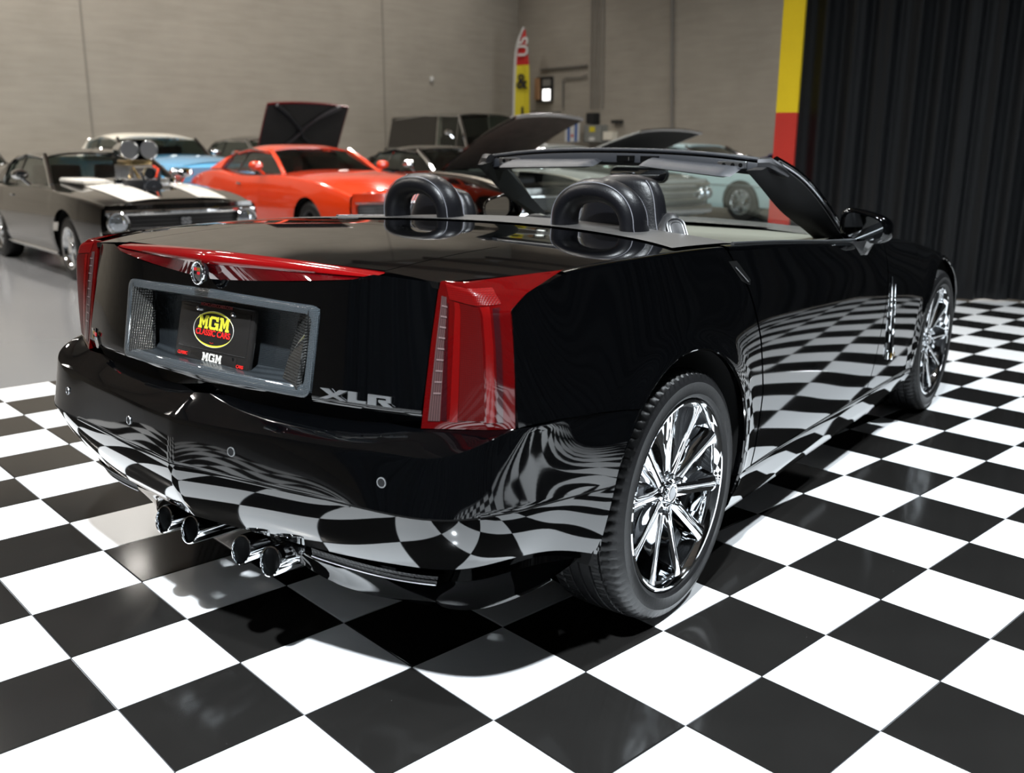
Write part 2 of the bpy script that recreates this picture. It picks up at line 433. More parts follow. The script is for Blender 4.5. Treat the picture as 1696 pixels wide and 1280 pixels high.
def key_lamp(x, y, z, wt):
    t = empty('spot_lamp', (x, y, z))
    tag(t, 'unseen black cylindrical ceiling spotlight over the checkered floor', 'lamp', 'spotlights over the checkered floor')
    b = MB(); b.lathe([(.0, .30), (.10, .30), (.13, .26), (.14, .05), (.14, 0), (.125, 0), (.12, .06), (0, .06)], n=24); b.build('housing', M['plastic'], t)
    b = MB(); b.tube([(0, 0, .3), (0, 0, CEIL - z)], .015, 8); b.build('stem', M['plastic'], t)
    d = bpy.data.lights.new('spot_light', 'SPOT'); d.energy = wt; d.color = (.88, .95, 1.0)
    d.shadow_soft_size = .11; d.spot_size = R(125); d.spot_blend = .9
    l = bpy.data.objects.new('spot_light', d); C.objects.link(l); l.parent = t; l.location = (0, 0, .0)
for a in KEY_LAMPS: key_lamp(*a)

# ------------------------------------------------------------------ checkered display floor
TS = .3048
def tile_mesh(mat):
    h, b, zt, zb = TS / 2 - .0016, .0018, 0.0, -.011
    v = [(sx * (h - b), sy * (h - b), zt) for sx, sy in ((-1, -1), (1, -1), (1, 1), (-1, 1))]
    v += [(sx * h, sy * h, zt - b * .7) for sx, sy in ((-1, -1), (1, -1), (1, 1), (-1, 1))]
    v += [(sx * h, sy * h, zb) for sx, sy in ((-1, -1), (1, -1), (1, 1), (-1, 1))]
    f = [(0, 1, 2, 3)] + [(4 + i, 4 + (i + 1) % 4, (i + 1) % 4, i) for i in range(4)] + [(8 + i, 8 + (i + 1) % 4, 4 + (i + 1) % 4, 4 + i) for i in range(4)]
    m = MB(); m.add(v, f); return m.mesh('tile', mat, smooth=False, weld=False)
VN0, VN1, UN0, UN1 = -13, 26, -6, 18       # tile index ranges: x = v*TS, y = -u*TS
base = MB().box((0, 0, 0), ((VN1 - VN0) * TS, (UN1 - UN0) * TS, .008)).build('floor_checkered', M['grout'], smooth=False)
base.location = ((VN0 + VN1) / 2 * TS, -(UN0 + UN1) / 2 * TS, -.0075)
tag(base, 'floor of alternating black and white square tiles under the black convertible', None, kind='structure')
tw, tb = tile_mesh(M['tile_white']), tile_mesh(M['tile_black'])
def to_px(p):
    d = Vector(p) - Vector(CAM_LOC); z = d.dot(_fw)
    if z < .2: return None
    return 848 + F_PX * d.dot(_r2) / z, 640 - F_PX * d.dot(_u2) / z, z
cand = []
for v in range(VN0, VN1):
    for u in range(UN0, UN1):
        c = ((v + .5) * TS, -(u + .5) * TS, 0); q = to_px(c)
        vis = q is not None and -150 < q[0] < 1850 and 200 < q[1] < 1450
        cand.append((0 if vis else 1, q[2] if q else 99, v, u))
cand.sort()
rest = MB()
for i, (nv, dd, v, u) in enumerate(cand):
    white = (u + v) % 2 == 1
    c = ((v + .5) * TS, -(u + .5) * TS, 0)
    me = tw if white else tb
    if i < 300 and not nv:
        o = obj('tile', me, base); o.location = Vector(c) - base.location
    else:
        h = TS / 2 - .0016
        mi = 0 if white else 1
        rest.add([(c[0] + sx * h, c[1] + sy * h, zz) for zz in (0, -.011) for sx, sy in ((-1, -1), (1, -1), (1, 1), (-1, 1))],
                 [(0, 1, 2, 3), (0, 4, 5, 1), (1, 5, 6, 2), (2, 6, 7, 3), (3, 7, 4, 0)], mi)
o = rest.build('tile_field', [M['tile_white'], M['tile_black']], base, smooth=False, weld=False)
o.location = -base.location
tag(o, kind='stuff')

# ------------------------------------------------------------------ black curtain right of and behind the display
t = empty('curtain', (6.42, .80, 0))
tag(t, 'long black glossy pleated curtain hanging right of the painted column', 'curtain')
path = [(6.36, .87), (7.15, -.05), (7.8, -.80), (8.02, -1.7), (8.02, -3.4), (7.4, -5.1), (5, -5.65), (0, -5.65), (-3.2, -5.5), (-4.15, -4.4), (-4.25, -2.4), (-4.3, -.6)]
pc = crv([(x, y, 0) for x, y in path], 1500)
dl = np.r_[0, np.cumsum(np.linalg.norm(np.diff(pc, axis=0), axis=1))]
random.seed(5)
i0 = 0
wph = np.cumsum(np.interp(np.arange(1500), np.arange(0, 1501, 30), [random.uniform(.6, 1.7) for _ in range(51)]) * np.gradient(dl) * 2 * PI / .34)
tg = np.gradient(pc, axis=0); tg /= np.linalg.norm(tg, axis=1, keepdims=True); nrm = np.stack([-tg[:, 1], tg[:, 0], 0 * tg[:, 0]], 1)
off = .035 * np.sin(wph) + .012 * np.sin(wph * 2.3 + 1)
line = pc + nrm * off[:, None] - np.array([6.42, .80, 0])
starts = list(range(0, 1500, 107))
for s0 in starts:
    seg = line[s0:min(s0 + 108, 1500)]
    if len(seg) < 5: continue
    G = [[(p[0], p[1], z) for p in seg] for z in (.012, .4, 1.2, 2.4, 4.0, CEIL - .02)]
    MB().grid(G).build('drape_panel', M['curtain'], t, ang=180)
rail = MB(); rail.tube([(p[0], p[1], CEIL - .04) for p in (pc - np.array([6.42, .80, 0]))[::12]], .02, 8); rail.build('rail', M['steel'], t)

# ------------------------------------------------------------------ painted column
t = empty('painted_column', (6.30, .93, 0), R(26))
tag(t, 'square steel column painted yellow above and red below beside curtain', 'column')
ZS = 1.535
MB().box((0, 0, ZS / 2), (.17, .17, ZS)).build('red_section', M['col_red'], t, smooth=False)
MB().box((0, 0, (ZS + CEIL) / 2), (.17, .17, CEIL - ZS)).build('yellow_section', M['col_yellow'], t, smooth=False)
b = MB(); b.box((0, 0, .01), (.3, .3, .02)); b.build('base_plate', M['col_red'], t, smooth=False)
# ================================================================== THE BLACK CONVERTIBLE (car space: x forward from rear axle, y left, z up)
CAR = empty('convertible_car', (.8553, -1.2049, 0), R(10.35))
tag(CAR, 'glossy black two-seat convertible with top down and chrome wheels on checkered floor', 'car')
PB = M['paint_black']

M['pillar_trim'] = pmat('pillar_trim', (.005, .005, .0055), .6, spec=.3)
# --- side surface: half width at (x, z)
SX = [-.90, -.72, -.45, -.15, .15, .40, .60, 1.2, 1.7, 2.1, 2.45, 2.75, 3.05, 3.30, 3.50]
SZ = [.12, .20, .28, .40, .52, .62, .72, .84, .95, 1.02]
SY = [
 [.68, .71, .73, .745, .752, .754, .750, .742, .730, .72],
 [.752, .782, .803, .819, .826, .828, .824, .815, .800, .790],
 [.820, .850, .870, .884, .891, .890, .874, .850, .824, .808],
 [.84, .875, .896, .912, .919, .917, .902, .878, .852, .834],
 [.84, .875, .896, .912, .919, .917, .905, .884, .858, .839],
 [.825, .862, .885, .899, .905, .906, .902, .888, .862, .842],
 [.82, .856, .879, .894, .901, .903, .901, .889, .864, .845],
 [.82, .856, .879, .894, .902, .905, .904, .892, .862, .838],
 [.825, .860, .882, .897, .905, .908, .906, .888, .845, .81],
 [.83, .866, .888, .903, .911, .913, .906, .868, .81, .77],
 [.835, .872, .895, .911, .918, .917, .900, .845, .77, .72],
 [.835, .872, .895, .911, .917, .912, .888, .815, .73, .68],
 [.80, .84, .866, .884, .888, .878, .84, .76, .67, .62],
 [.72, .77, .80, .818, .82, .80, .75, .66, .58, .53],
 [.58, .64, .67, .69, .69, .66, .60, .52, .44, .40]]
_szs = [NS(SZ, row) for row in SY]
def Yside(x, z):
    x = np.asarray(x, float); z = np.asarray(z, float); x, z = np.broadcast_arrays(x, z)
    sh = x.shape; xf, zf = x.ravel(), z.ravel()
    cols = np.stack([s(zf) for s in _szs], 0)      # stations x points
    out = np.empty(len(xf))
    # spline along x, solved once for all points
    sp = NS(SX, cols)
    i = np.clip(np.searchsorted(sp.x, xf) - 1, 0, len(SX) - 2); k = np.arange(len(xf))
    h = sp.x[i + 1] - sp.x[i]; a = (sp.x[i + 1] - xf) / h; b = (xf - sp.x[i]) / h
    out = a * sp.y[i, k] + b * sp.y[i + 1, k] + ((a ** 3 - a) * sp.M[i, k] + (b ** 3 - b) * sp.M[i + 1, k]) * h * h / 6
    # flare lip round the wheel openings
    for xc in (0.0, 2.685):
        d = np.hypot(xf - xc, zf - .345); out = out + .010 * np.exp(-((d - .405) / .035) ** 2) * (zf > .2)
    return out.reshape(sh)
zsh = NS([-.9, -.7, -.45, -.1, .2, .45, .67, 1.2, 1.46, 1.75, 2.2, 2.5, 2.85, 3.15, 3.5], [.950, .967, .988, .996, .991, .979, .967, .931, .916, .897, .862, .822, .742, .645, .50])
zce = NS([-.85, -.6, -.3, 0, .3, .45, .60], [.990, 1.007, 1.017, 1.013, 1.006, 1.009, 1.013])
def Zdeck(x, a):
    s = zsh(x); ye = Yside(x, s)
    return zce(x) - (zce(x) - s + .004) * np.clip(np.abs(a) / ye, 0, 1.1) ** 2.0

AR = .402          # wheel opening radius
xcutR = lin([.20, .341, .525, .703, .858, .93, 1.0], [.515, .522, .527, .478, .405, .345, .29])    # door rear edge x(z)
xcutF = lin([.2, .26, .39, .6, .75, .95], [1.66, 1.662, 1.70, 1.735, 1.755, 1.765])

def side_mb(cols, nz, flange=.02, sgn=-1, round_top=False, th_in=.03):
    """cols: list of functions/arrays (x(z), zb, zt). builds side sheet with rim flange going inboard"""
    G = []
    for xf, zb, zt in cols:
        z = zb + (zt - zb) * np.linspace(0, 1, nz); x = xf(z) if callable(xf) else np.full(nz, xf)
        y = Yside(x, z)
        G.append(np.stack([x, y * sgn, z], 1))
    G = np.array(G)
    mb = MB(); mb.grid(G.tolist())
    rims = [G[0], G[-1], G[:, 0], G[:, -1]]
    for rm in rims:
        inn = rm.copy(); inn[:, 1] -= sgn * flange
        mb.grid([rm.tolist(), inn.tolist()])
    return mb

def both(fn):
    """build the same part on the right (-1) and left (+1) side"""
    for s in (-1, 1): fn(s)

zcut = lin([-.72, -.672, -.553, -.40, -.268], [.680, .679, .677, .664, .648])     # top of the bumper along the flank

def quarter(s):
    cols = []
    wr = lambda p: np.clip((p + .25) / (.515 + .25), 0, 1) ** 1.5
    for p in np.r_[np.linspace(-.662, -.46, 14), np.linspace(-.45, -.27, 12), -.27 + .002,
                   *[[-AR * math.cos(t) for t in np.linspace(.86, PI - .02, 46)]], .4025, np.linspace(.415, .512, 8)]:
        xf = (lambda p: (lambda z: p + wr(p) * (xcutR(z) - .004 - .515)))(p)
        if p < -.268: zb = float(zcut(p)) + .0015
        elif p < .402:
            zb = .7
            for _ in range(6):
                x = float(xf(zb)); zb = .345 + math.sqrt(max(AR ** 2 - x ** 2, .0004))
        else: zb = .288
        if p < -.455: zt = float(np.interp(p, [-.662, -.654, -.60, -.455], [.924, .936, .957, .984]))
        else:
            zt = float(zsh(min(float(xf(.97)), .5))) - .010
        cols.append((xf, zb, zt))
    mb = side_mb(cols, 44, .025, s)
    # rounded shoulder + narrow top strip (x > -.5)
    rows = []
    for p in np.linspace(-.452, .512, 40):
        x = float(p + wr(p) * (xcutR(.985) - .004 - .515)); zs = float(zsh(x)); y0 = float(Yside(x, zs - .010)); yc = float(Yside(x, zs))
        ye = yc - .022; ze = float(Zdeck(x, ye)); row = []
        for t in np.linspace(0, 1, 7):
            row.append((x, s * ((1 - t) ** 2 * y0 + 2 * t * (1 - t) * yc + t * t * ye), (1 - t) ** 2 * (zs - .010) + 2 * t * (1 - t) * zs + t * t * ze))
        row.append((x, s * ye, ze - .012)); rows.append(row)
    mb.grid(rows)
    q = mb.build('quarter_panel', PB, CAR, ang=50)
    # wheel opening rolled lip
    lip = MB(); pth = []
    for t in np.linspace(-.28, PI + .05, 60):
        x, z = .401 * math.cos(t), .345 + .401 * math.sin(t)
        pth.append((x, s * (float(Yside(x, z)) - .004), z))
    lip.tube(pth, .005, 8); lip.build('wheel_opening_lip', PB, q)
both(quarter)

def door(s):
    cols = []
    for u in np.linspace(0, 1, 60):
        xf = (lambda u: (lambda z: xcutR(z) * (1 - u) + xcutF(z) * u + .004 * (1 - 2 * u)))(u)
        cols.append((xf, .290, float(zsh(float(xf(.94)))) - .012))
    mb = side_mb(cols, 44, .03, s)
    rows = []
    for u in np.linspace(0, 1, 50):
        x = float(xcutR(.955) * (1 - u) + xcutF(.95) * u); zs = float(zsh(x)); y0 = float(Yside(x, zs - .012)); yc = float(Yside(x, zs)); row = []
        for t in np.linspace(0, 1, 6):
            row.append((x, s * ((1 - t) ** 2 * y0 + 2 * t * (1 - t) * yc + t * t * (yc - .03)), (1 - t) ** 2 * (zs - .012) + 2 * t * (1 - t) * zs + t * t * (zs + .001)))
        row += [(x, s * (yc - .11), zs - .006), (x, s * (yc - .13), zs - .05)]
        rows.append(row)
    mb.grid(rows)
    d = mb.build('door', PB, CAR, ang=50)
    # glass slot seal along the belt
    sl = MB(); sl.tube([(x, s * (float(Yside(x, zsh(x))) - .026), float(zsh(x)) + .003) for x in np.linspace(.40, 1.70, 30)], .006, 8); sl.build('belt_seal', M['satin'], d)
    # recessed handle pad at the rear top corner
    h = MB(); P = [(.262, .962), (.318, .958), (.402, .905), (.392, .895), (.335, .905)]
    P = [(.40 + .0, .945), (.452, .942), (.522, .882), (.512, .868), (.462, .885)]
    h.prism([(x - .10, s * (float(Yside(x - .10, z)) + .0012), z) for x, z in P], (0, -s * .012, 0)); h.build('handle_recess', M['gap'], d, smooth=False)
    h = MB(); h.tube([(.333, s * (float(Yside(.333, .93)) + .002), .928), (.40, s * (float(Yside(.40, .88)) + .002), .880)], .004, 8); h.build('handle_edge', M['gloss_trim'], d)
    ip = MB(); rows = []
    for x in np.linspace(.45, 1.72, 20):
        zs = float(zsh(x)); yc = float(Yside(x, zs)) - .13
        rows.append([(x, s * yc, zs - .045), (x, s * (yc - .03), zs - .12), (x, s * (yc + .01), zs - .25), (x, s * (yc + .02), .35)])
    ip.grid(rows); ip.build('door_lining', M['leather2'], d)
both(door)

def fender(s):
    cols = []
    ps = np.r_[0, .004, np.linspace(.02, .97, 14)]
    xa0 = 2.685 - AR
    xs = [('c', u) for u in np.linspace(0, 1, 20)]
    for _, u in xs:
        xf = (lambda u: (lambda z: (xcutF(z) + .004) * (1 - u) + (xa0 - .001) * u))(u)
        cols.append((xf, .288, float(zsh(float(xf(.9)))) - .012))
    for t in np.linspace(.02, PI - .02, 44):
        x = 2.685 - AR * math.cos(t); zb = .345 + AR * math.sin(t); cols.append((x, zb, float(zsh(x)) - .012))
    for x in np.linspace(2.685 + AR + .001, 3.46, 10):
        cols.append((x, .22, max(float(zsh(x)) - .012, .3)))
    mb = side_mb(cols, 36, .03, s)
    rows = []
    for x in np.linspace(1.77, 3.46, 50):
        zs = float(zsh(x)); y0 = float(Yside(x, zs - .012)); yc = float(Yside(x, zs)); row = []
        for t in np.linspace(0, 1, 6):
            row.append((x, s * ((1 - t) ** 2 * y0 + 2 * t * (1 - t) * yc + t * t * (yc - .06)), (1 - t) ** 2 * (zs - .012) + 2 * t * (1 - t) * zs + t * t * (zs + .008)))
        row.append((x, s * (yc - .12), zs + .012)); rows.append(row)
    mb.grid(rows)
    f = mb.build('front_fender', PB, CAR, ang=50)
    lip = MB(); pth = []
    for t in np.linspace(-.28, PI + .2, 60):
        x, z = 2.685 + .401 * math.cos(t), .345 + .401 * math.sin(t)
        pth.append((x, s * (float(Yside(x, z)) - .004), z))
    lip.tube(pth, .005, 8); lip.build('wheel_opening_lip', PB, f)
    # chrome vent strakes
    for xt, zt, xb, zb in ((1.795, .753, 1.852, .40), (1.842, .718, 1.93, .388)):
        v = MB(); P = []
        for u in np.linspace(0, 1, 14):
            x = xt + (xb - xt) * u ** 1.8; z = zt + (zb - zt) * u; P.append((x, s * (float(Yside(x, z)) + .004), z))
        v.tube(P, [.0035 + .004 * u for u in np.linspace(0, 1, 14)], 8); v.build('vent_strake', M['chrome'], f)
    v = MB(); v.prism([(x, s * (float(Yside(x, z)) + .0015), z) for x, z in ((1.80, .74), (1.835, .72), (1.925, .40), (1.86, .41))], (0, -s * .008, 0)); v.build('vent_slot', M['gap'], f, smooth=False)
    v = MB(); v.rbox((1.93, s * (float(Yside(1.93, .41)) + .004), .405), (.05, .006, .022), .004); v.build('fender_badge', M['crest_gold'], f)
both(fender)

def sill(s):
    rows = []
    for x in np.linspace(.412, 2.275, 50):
        e = .012 * (1 - min(1, (x - .412) / .1)) * 0
        prof = [(float(Yside(x, .284)) - .002, .284), (float(Yside(x, .27)) + .003, .272), (float(Yside(x, .25)) + .002, .25), (.868, .205), (.862, .185), (.842, .150), (.82, .140), (.70, .150)]
        rows.append([(x, s * y, z - e) for y, z in prof])
    mb = MB(); mb.grid(rows)
    for r in (rows[0], rows[-1]):
        mb.add(r + [(r[0][0], s * .70, .284)], [tuple(range(len(r) + 1))])
    mb.build('sill', PB, CAR, ang=25)
both(sill)

# --- rear bumper: levels of (x, a, z) from centre to the wheel opening
BL = [
 [(-.862, 0, .664), (-.824, .131, .665), (-.790, .308, .665), (-.765, .477, .666), (-.757, .650, .666), (-.724, .740, .671), (-.699, .793, .675), (-.672, .838, .679), (-.553, .868, .676), (-.268, .9145, .6465)],
 [(-.929, 0, .616), (-.917, .130, .616), (-.891, .310, .618), (-.862, .480, .620), (-.832, .640, .626), (-.805, .752, .634), (-.777, .790, .648), (-.6745, .8395, .6765), (-.554, .8690, .6750), (-.274, .9160, .6430)],
 [(-.938, 0, .560), (-.925, .130, .560), (-.900, .310, .561), (-.874, .482, .562), (-.847, .645, .565), (-.817, .750, .569), (-.786, .797, .578), (-.724, .832, .588), (-.560, .8740, .584), (-.338, .9165, .566)],
 [(-.945, 0, .505), (-.930, .130, .505), (-.907, .310, .505), (-.882, .485, .505), (-.860, .650, .505), (-.831, .748, .506), (-.796, .800, .508), (-.732, .838, .507), (-.556, .8770, .496), (-.375, .9150, .487)],
 [(-.930, 0, .425), (-.913, .130, .425), (-.889, .310, .425), (-.864, .482, .426), (-.832, .642, .428), (-.801, .735, .430), (-.765, .790, .436), (-.710, .828, .438), (-.552, .8700, .430), (-.398, .9080, .400)],
 [(-.888, 0, .347), (-.870, .130, .346), (-.846, .310, .346), (-.821, .475, .347), (-.783, .628, .350), (-.752, .710, .353), (-.716, .764, .360), (-.668, .802, .368), (-.545, .8480, .362), (-.399, .8850, .312)]]
NSC = 72
LV = [crv(l, 400) for l in BL]
def lev_at(level, npt=NSC):
    # resample each level by the same station parameter (index based) for well-aligned columns
    P = np.array(BL[level], float); d = np.r_[0, np.cumsum(np.linalg.norm(np.diff(P, axis=0), axis=1))]
    sp = NS(d, P); n = len(P); t = np.linspace(0, n - 1, npt); dd = np.interp(t, np.arange(n), d)
    return sp(dd)
L = [lev_at(i) for i in range(6)]
_t = np.linspace(0, 9, NSC)
for _k in range(NSC):
    if _t[_k] >= 7: L[1][_k] = L[0][_k] + np.array([-.001, .0008, -.0025])
def rows_between(ids, n):
    A = np.stack([L[i] for i in ids], 0)
    if len(ids) == 2: return [A[0] * (1 - t) + A[1] * t for t in np.linspace(0, 1, n)]
    out = []
    for t in np.linspace(0, 1, n):
        # quadratic through three levels
        a, b, c = A; l0 = 2 * (t - .5) * (t - 1); l1 = -4 * t * (t - 1); l2 = 2 * t * (t - .5); out.append(a * l0 + b * l1 + c * l2)
    return out
bump = MB()
bev = lambda A, B, k: A * (1 - k) + B * k
for s in (-1, 1):
    f = np.array([1, s, 1.0])
    led = rows_between([0, 1], 8); up = rows_between([1, 2, 3], 18); lo = rows_between([3, 4, 5], 18)
    # soften the two creases slightly: replace the shared rows by a tiny blend
    top_f = L[0].copy(); top_f[:, 2] -= .03; top_f[:, 0] += .01
    bot_f = L[5].copy(); bot_f[:, 2] += .004; k = bot_f[:, 1]; bot_f[:, 0] += np.where(np.arange(NSC) < NSC * .7, .05, 0); bot_f[:, 1] -= np.where(np.arange(NSC) > NSC * .55, .05, 0)
    R0 = L[1] * .93 + led[-2] * .07; R1 = L[1] * .93 + up[1] * .07
    seq = [top_f] + led[:-1] + [(L[1] * 2 + led[-2] * .25 + up[1] * .25) / 2.5] + up[1:]
    bump.grid([(r * f).tolist() for r in seq])
    bump.grid([(r * f).tolist() for r in lo + [bot_f]])
B_ = bump.build('rear_bumper', PB, CAR, ang=16)
# thin groove line under the mid crease
gr = MB()
for s in (-1, 1):
    P = (L[3] * .97 + L[4] * .03) * np.array([1, s, 1]); gr.tube([tuple(p) for p in P[::2]], .0022, 6)
gr.build('bumper_groove', M['gap'], B_)
# parking sensors
def bump_point(a, z):
    """point on the rear face of the bumper at |y| = a and height z"""
    lv = [1, 2, 3, 4, 5]; xs = []; zs = []
    for i in lv:
        k = 50; xs.append(np.interp(a, L[i][:k, 1], L[i][:k, 0])); zs.append(np.interp(a, L[i][:k, 1], L[i][:k, 2]))
    return float(np.interp(-z, -np.array(zs), xs))
for y in (.215, -.205, .625, -.625):
    z = .565; x = bump_point(abs(y), z); dx = (bump_point(abs(y) + .03, z) - bump_point(abs(y) - .03, z)) / .06
    an = math.atan(dx) * (1 if y > 0 else -1)
    b = MB(); b.lathe([(.0, .0015), (.0088, .0015), (.0092, .001), (.0094, -.004)], 'x', n=24, rot=Matrix.Rotation(PI, 3, 'Z'))
    o = b.build('parking_sensor', M['pillar_trim'], CAR); o.location = (x - .0012, y, z); o.rotation_euler = (0, R(5), -an)
    rg = MB(); rg.lathe([(.0092, 0), (.0096, .0018), (.0112, .0018), (.0118, 0)], 'x', n=24, rot=Matrix.Rotation(PI, 3, 'Z')); rg.build('sensor_ring', M['satin'], o)

# lower valance right / left, with mesh slot and bright lip
def valance(s):
    T = [(-.845, .205, .338), (-.832, .29, .331), (-.816, .39, .322), (-.792, .55, .318), (-.752, .67, .316), (-.705, .745, .318), (-.64, .785, .322), (-.545, .820, .322), (-.415, .850, .300)]
    Bt = [(-.845, .21, .334), (-.815, .285, .285), (-.765, .355, .228), (-.700, .43, .189), (-.660, .540, .186), (-.630, .632, .186), (-.575, .695, .190), (-.48, .740, .204), (-.415, .765, .220)]
    n = 60; t = np.linspace(0, 8, n)
    def rs(P):
        P = np.array(P, float); sp = NS(np.arange(9), P); return sp(t)
    A, Bq = rs(T), rs(Bt); f = np.array([1, s, 1.0]); rows = []
    for v in np.linspace(0, 1, 10):
        r = A * (1 - v) + Bq * v; r[:, 0] += .012 * math.sin(v * PI); rows.append((r * f).tolist())
    e = Bq.copy(); e[:, 2] -= .006; e[:, 0] += .006; rows.append((e * f).tolist())
    e2 = e.copy(); e2[:, 0] += .06; e2[:, 1] -= .03; rows.append((e2 * f).tolist())
    tp = A.copy(); tp[:, 0] += .03; tp[:, 1] -= .01; tp[:, 2] += .03; rows.insert(0, (tp * f).tolist())
    mb = MB(); mb.grid(rows)
    mb.add([rows[0][0], rows[1][0], rows[5][0], rows[-2][0], rows[-1][0]], [(0, 1, 2, 3, 4)])
    v = mb.build('rear_valance', PB, CAR, ang=28)
    # slot with mesh
    i0, i1 = int(n * .22), int(n * .54)
    mg = MB(); up_ = A.copy(); up_[:, 2] += .012; up_[:, 0] -= .001; dn = A * .88 + Bq * .12; dn[:, 0] -= .004; up_[:, 0] -= .004
    mg.grid([(up_ * f).tolist()[i0:i1], (dn * f).tolist()[i0:i1]]); mg.build('slot_mesh', M['mesh_grille'], v)
    tr = MB(); tr.tube([tuple(p) for p in (dn * f + np.array([-.002, 0, 0]))[i0:i1]], .0025, 6); tr.build('slot_trim', M['satin'], v)
M['mesh_grille'] = grid_lens_mat('black_mesh', (.03, .03, .032), .5, 90, 1.0, coat=0, dark=.1)
both(valance)
# undertray between the exhausts
u = MB(); u.box((-.30, 0, .36), (.70, 1.1, .06)); u.box((.95, 0, .17), (1.6, 1.5, .06)); u.build('underbody', M['liner'], CAR, smooth=False)
# exhaust outlets
for y in (.173, .058, -.150, -.260):
    rt = Matrix.Rotation(R(0), 3, 'Y')
    e = MB(); e.lathe([(.031, .10), (.0315, .006), (.033, 0), (.0355, .001), (.037, .006), (.037, .09), (.036, .16), (.035, .18)], 'x', n=36)
    e.v = [(px + pz * .25 * max(0, 1 - px / .1), py, pz) for px, py, pz in e.v]      # slanted cut
    o = e.build('exhaust_tip', M['chrome'], CAR); o.location = (-.868, y, .288); o.rotation_euler = (0, R(4), 0)
    d = MB(); d.lathe([(0, .035), (.0314, .035)], 'x', n=24); d.build('bore', M['gap'], o)
    d = MB(); d.lathe([(.030, .15), (.030, .5)], 'x', n=20); d.build('pipe', M['darkmetal'], o)

# --- trunk: rear face with recess, lid top
XT = lambda a: np.interp(np.abs(a), [0, .374, .655], [0, 1, 2])
def Xtr(a, z):
    """x of the trunk rear face"""
    a = np.abs(np.asarray(a, float)); z = np.asarray(z, float)
    hi = NS([0, .20, .374, .52, .66], [-.800, -.792, -.776, -.748, -.7065])(a)      # at z = .905
    lo = NS([0, .20, .374, .52, .66], [-.850, -.838, -.815, -.789, -.752])(a)       # at z = .70
    k = (.905 - z) / .205
    x = hi + (lo - hi) * k
    return x + np.where(z < .70, (.70 - z) * .6, 0)
def ztop_tr(a):
    aa = np.abs(a); d = float(Zdeck(-.70, np.clip(aa, .5, .66))) - .003
    return float(np.interp(aa, [0, .15, .30, .45, .50], [.936, .943, .953, .968, d])) if aa < .5 else d
REC = dict(at=.374, ab=.368, zt=(.912, .903), zb=(.708, .699))     # opening of the recess
def rec_edges(a):
    k = np.clip(np.abs(a) / .374, 0, 1)
    return .700 + .006 * (1 - k), .903 + .009 * (1 - k)
tf = MB()
yy = np.r_[np.linspace(-.652, -.376, 14), np.linspace(-.372, .372, 38), np.linspace(.376, .652, 14)]
def face_rows(ys, z0f, z1f, n):
    G = []
    for v in np.linspace(0, 1, n):
        r = []
        for y in ys:
            z = z0f(y) * (1 - v) + z1f(y) * v; r.append((float(Xtr(y, z)), float(y), float(z)))
        G.append(r)
    return G
ya, yb_, yc_ = yy[yy < -.374], yy[np.abs(yy) < .374], yy[yy > .374]
ya = np.r_[ya, -.374]; yc_ = np.r_[.374, yc_]; ym = np.r_[-.374, yb_, .374]
zlow = lambda y: .652 + .004 * abs(y)
tf.grid(face_rows(ya, zlow, ztop_tr, 30)); tf.grid(face_rows(yc_, zlow, ztop_tr, 30))
tf.grid(face_rows(ym, zlow, lambda y: rec_edges(y)[0], 8)); tf.grid(face_rows(ym, lambda y: rec_edges(y)[1], ztop_tr, 8))
# bottom return
tf.grid([[(float(Xtr(y, zlow(y))), y, zlow(y)) for y in np.r_[ya[:-1], ym, yc_[1:]]], [(float(Xtr(y, zlow(y))) + .03, y, zlow(y) + .002) for y in np.r_[ya[:-1], ym, yc_[1:]]]])
TF = tf.build('trunk_rear_panel', PB, CAR, ang=40)
# recess of clear ribbed lens: frame bevel, bottom shelf, back
rc = MB()
def ring_pt(k, inset, depth):
    """k 0..1 round the recess outline"""
    n = len(outline); y, z = outline[k % n]
    zc = .805; cy = y * (1 - inset / .37); cz = zc + (z - zc) * (1 - inset / .10)
    return (float(Xtr(cy, cz)) + depth, cy, cz)
outline = []
rr_ = .022
for y in np.linspace(-.374 + rr_, .374 - rr_, 30): outline.append((y, float(rec_edges(y)[1])))
for t in np.linspace(PI / 2, 0, 5)[1:]: outline.append((.374 - rr_ + rr_ * math.cos(t), .903 - rr_ + rr_ * math.sin(t)))
for t in np.linspace(0, -PI / 2, 5): outline.append((.370 - rr_ + rr_ * math.cos(t), .700 + rr_ + rr_ * math.sin(t)))
for y in np.linspace(.370 - rr_, -.370 + rr_, 30)[1:]: outline.append((y, float(rec_edges(y)[0])))
for t in np.linspace(-PI / 2, -PI, 5)[1:]: outline.append((-.370 + rr_ + rr_ * math.cos(t), .700 + rr_ + rr_ * math.sin(t)))
for t in np.linspace(PI, PI / 2, 5)[:-1]: outline.append((-.374 + rr_ + rr_ * math.cos(t), .903 - rr_ + rr_ * math.sin(t)))
NO = len(outline)
rings = [[ring_pt(k, i, d) for k in range(NO)] for i, d in ((-.002, .006), (-.001, -.004), (.004, -.006), (.018, -.004), (.022, .004))]
rc.grid(rings, closed_v=True)
RC = rc.build('recess_frame', M['clear_lens'], CAR, ang=50)
rw = MB(); rings = [[ring_pt(k, i, d) for k in range(NO)] for i, d in ((.022, .004), (.030, .070))]
rw.grid(rings, closed_v=True); b0 = len(rw.v); rw.v += [tuple(p) for p in rings[1]]
back = [[(float(Xtr(y, z)) + .070, y, z) for y in np.linspace(-.36, .36, 40)] for z in np.linspace(.70, .91, 8)]
rw.grid(back); rw.build('recess_back', M['recess_lens'], CAR, ang=50)
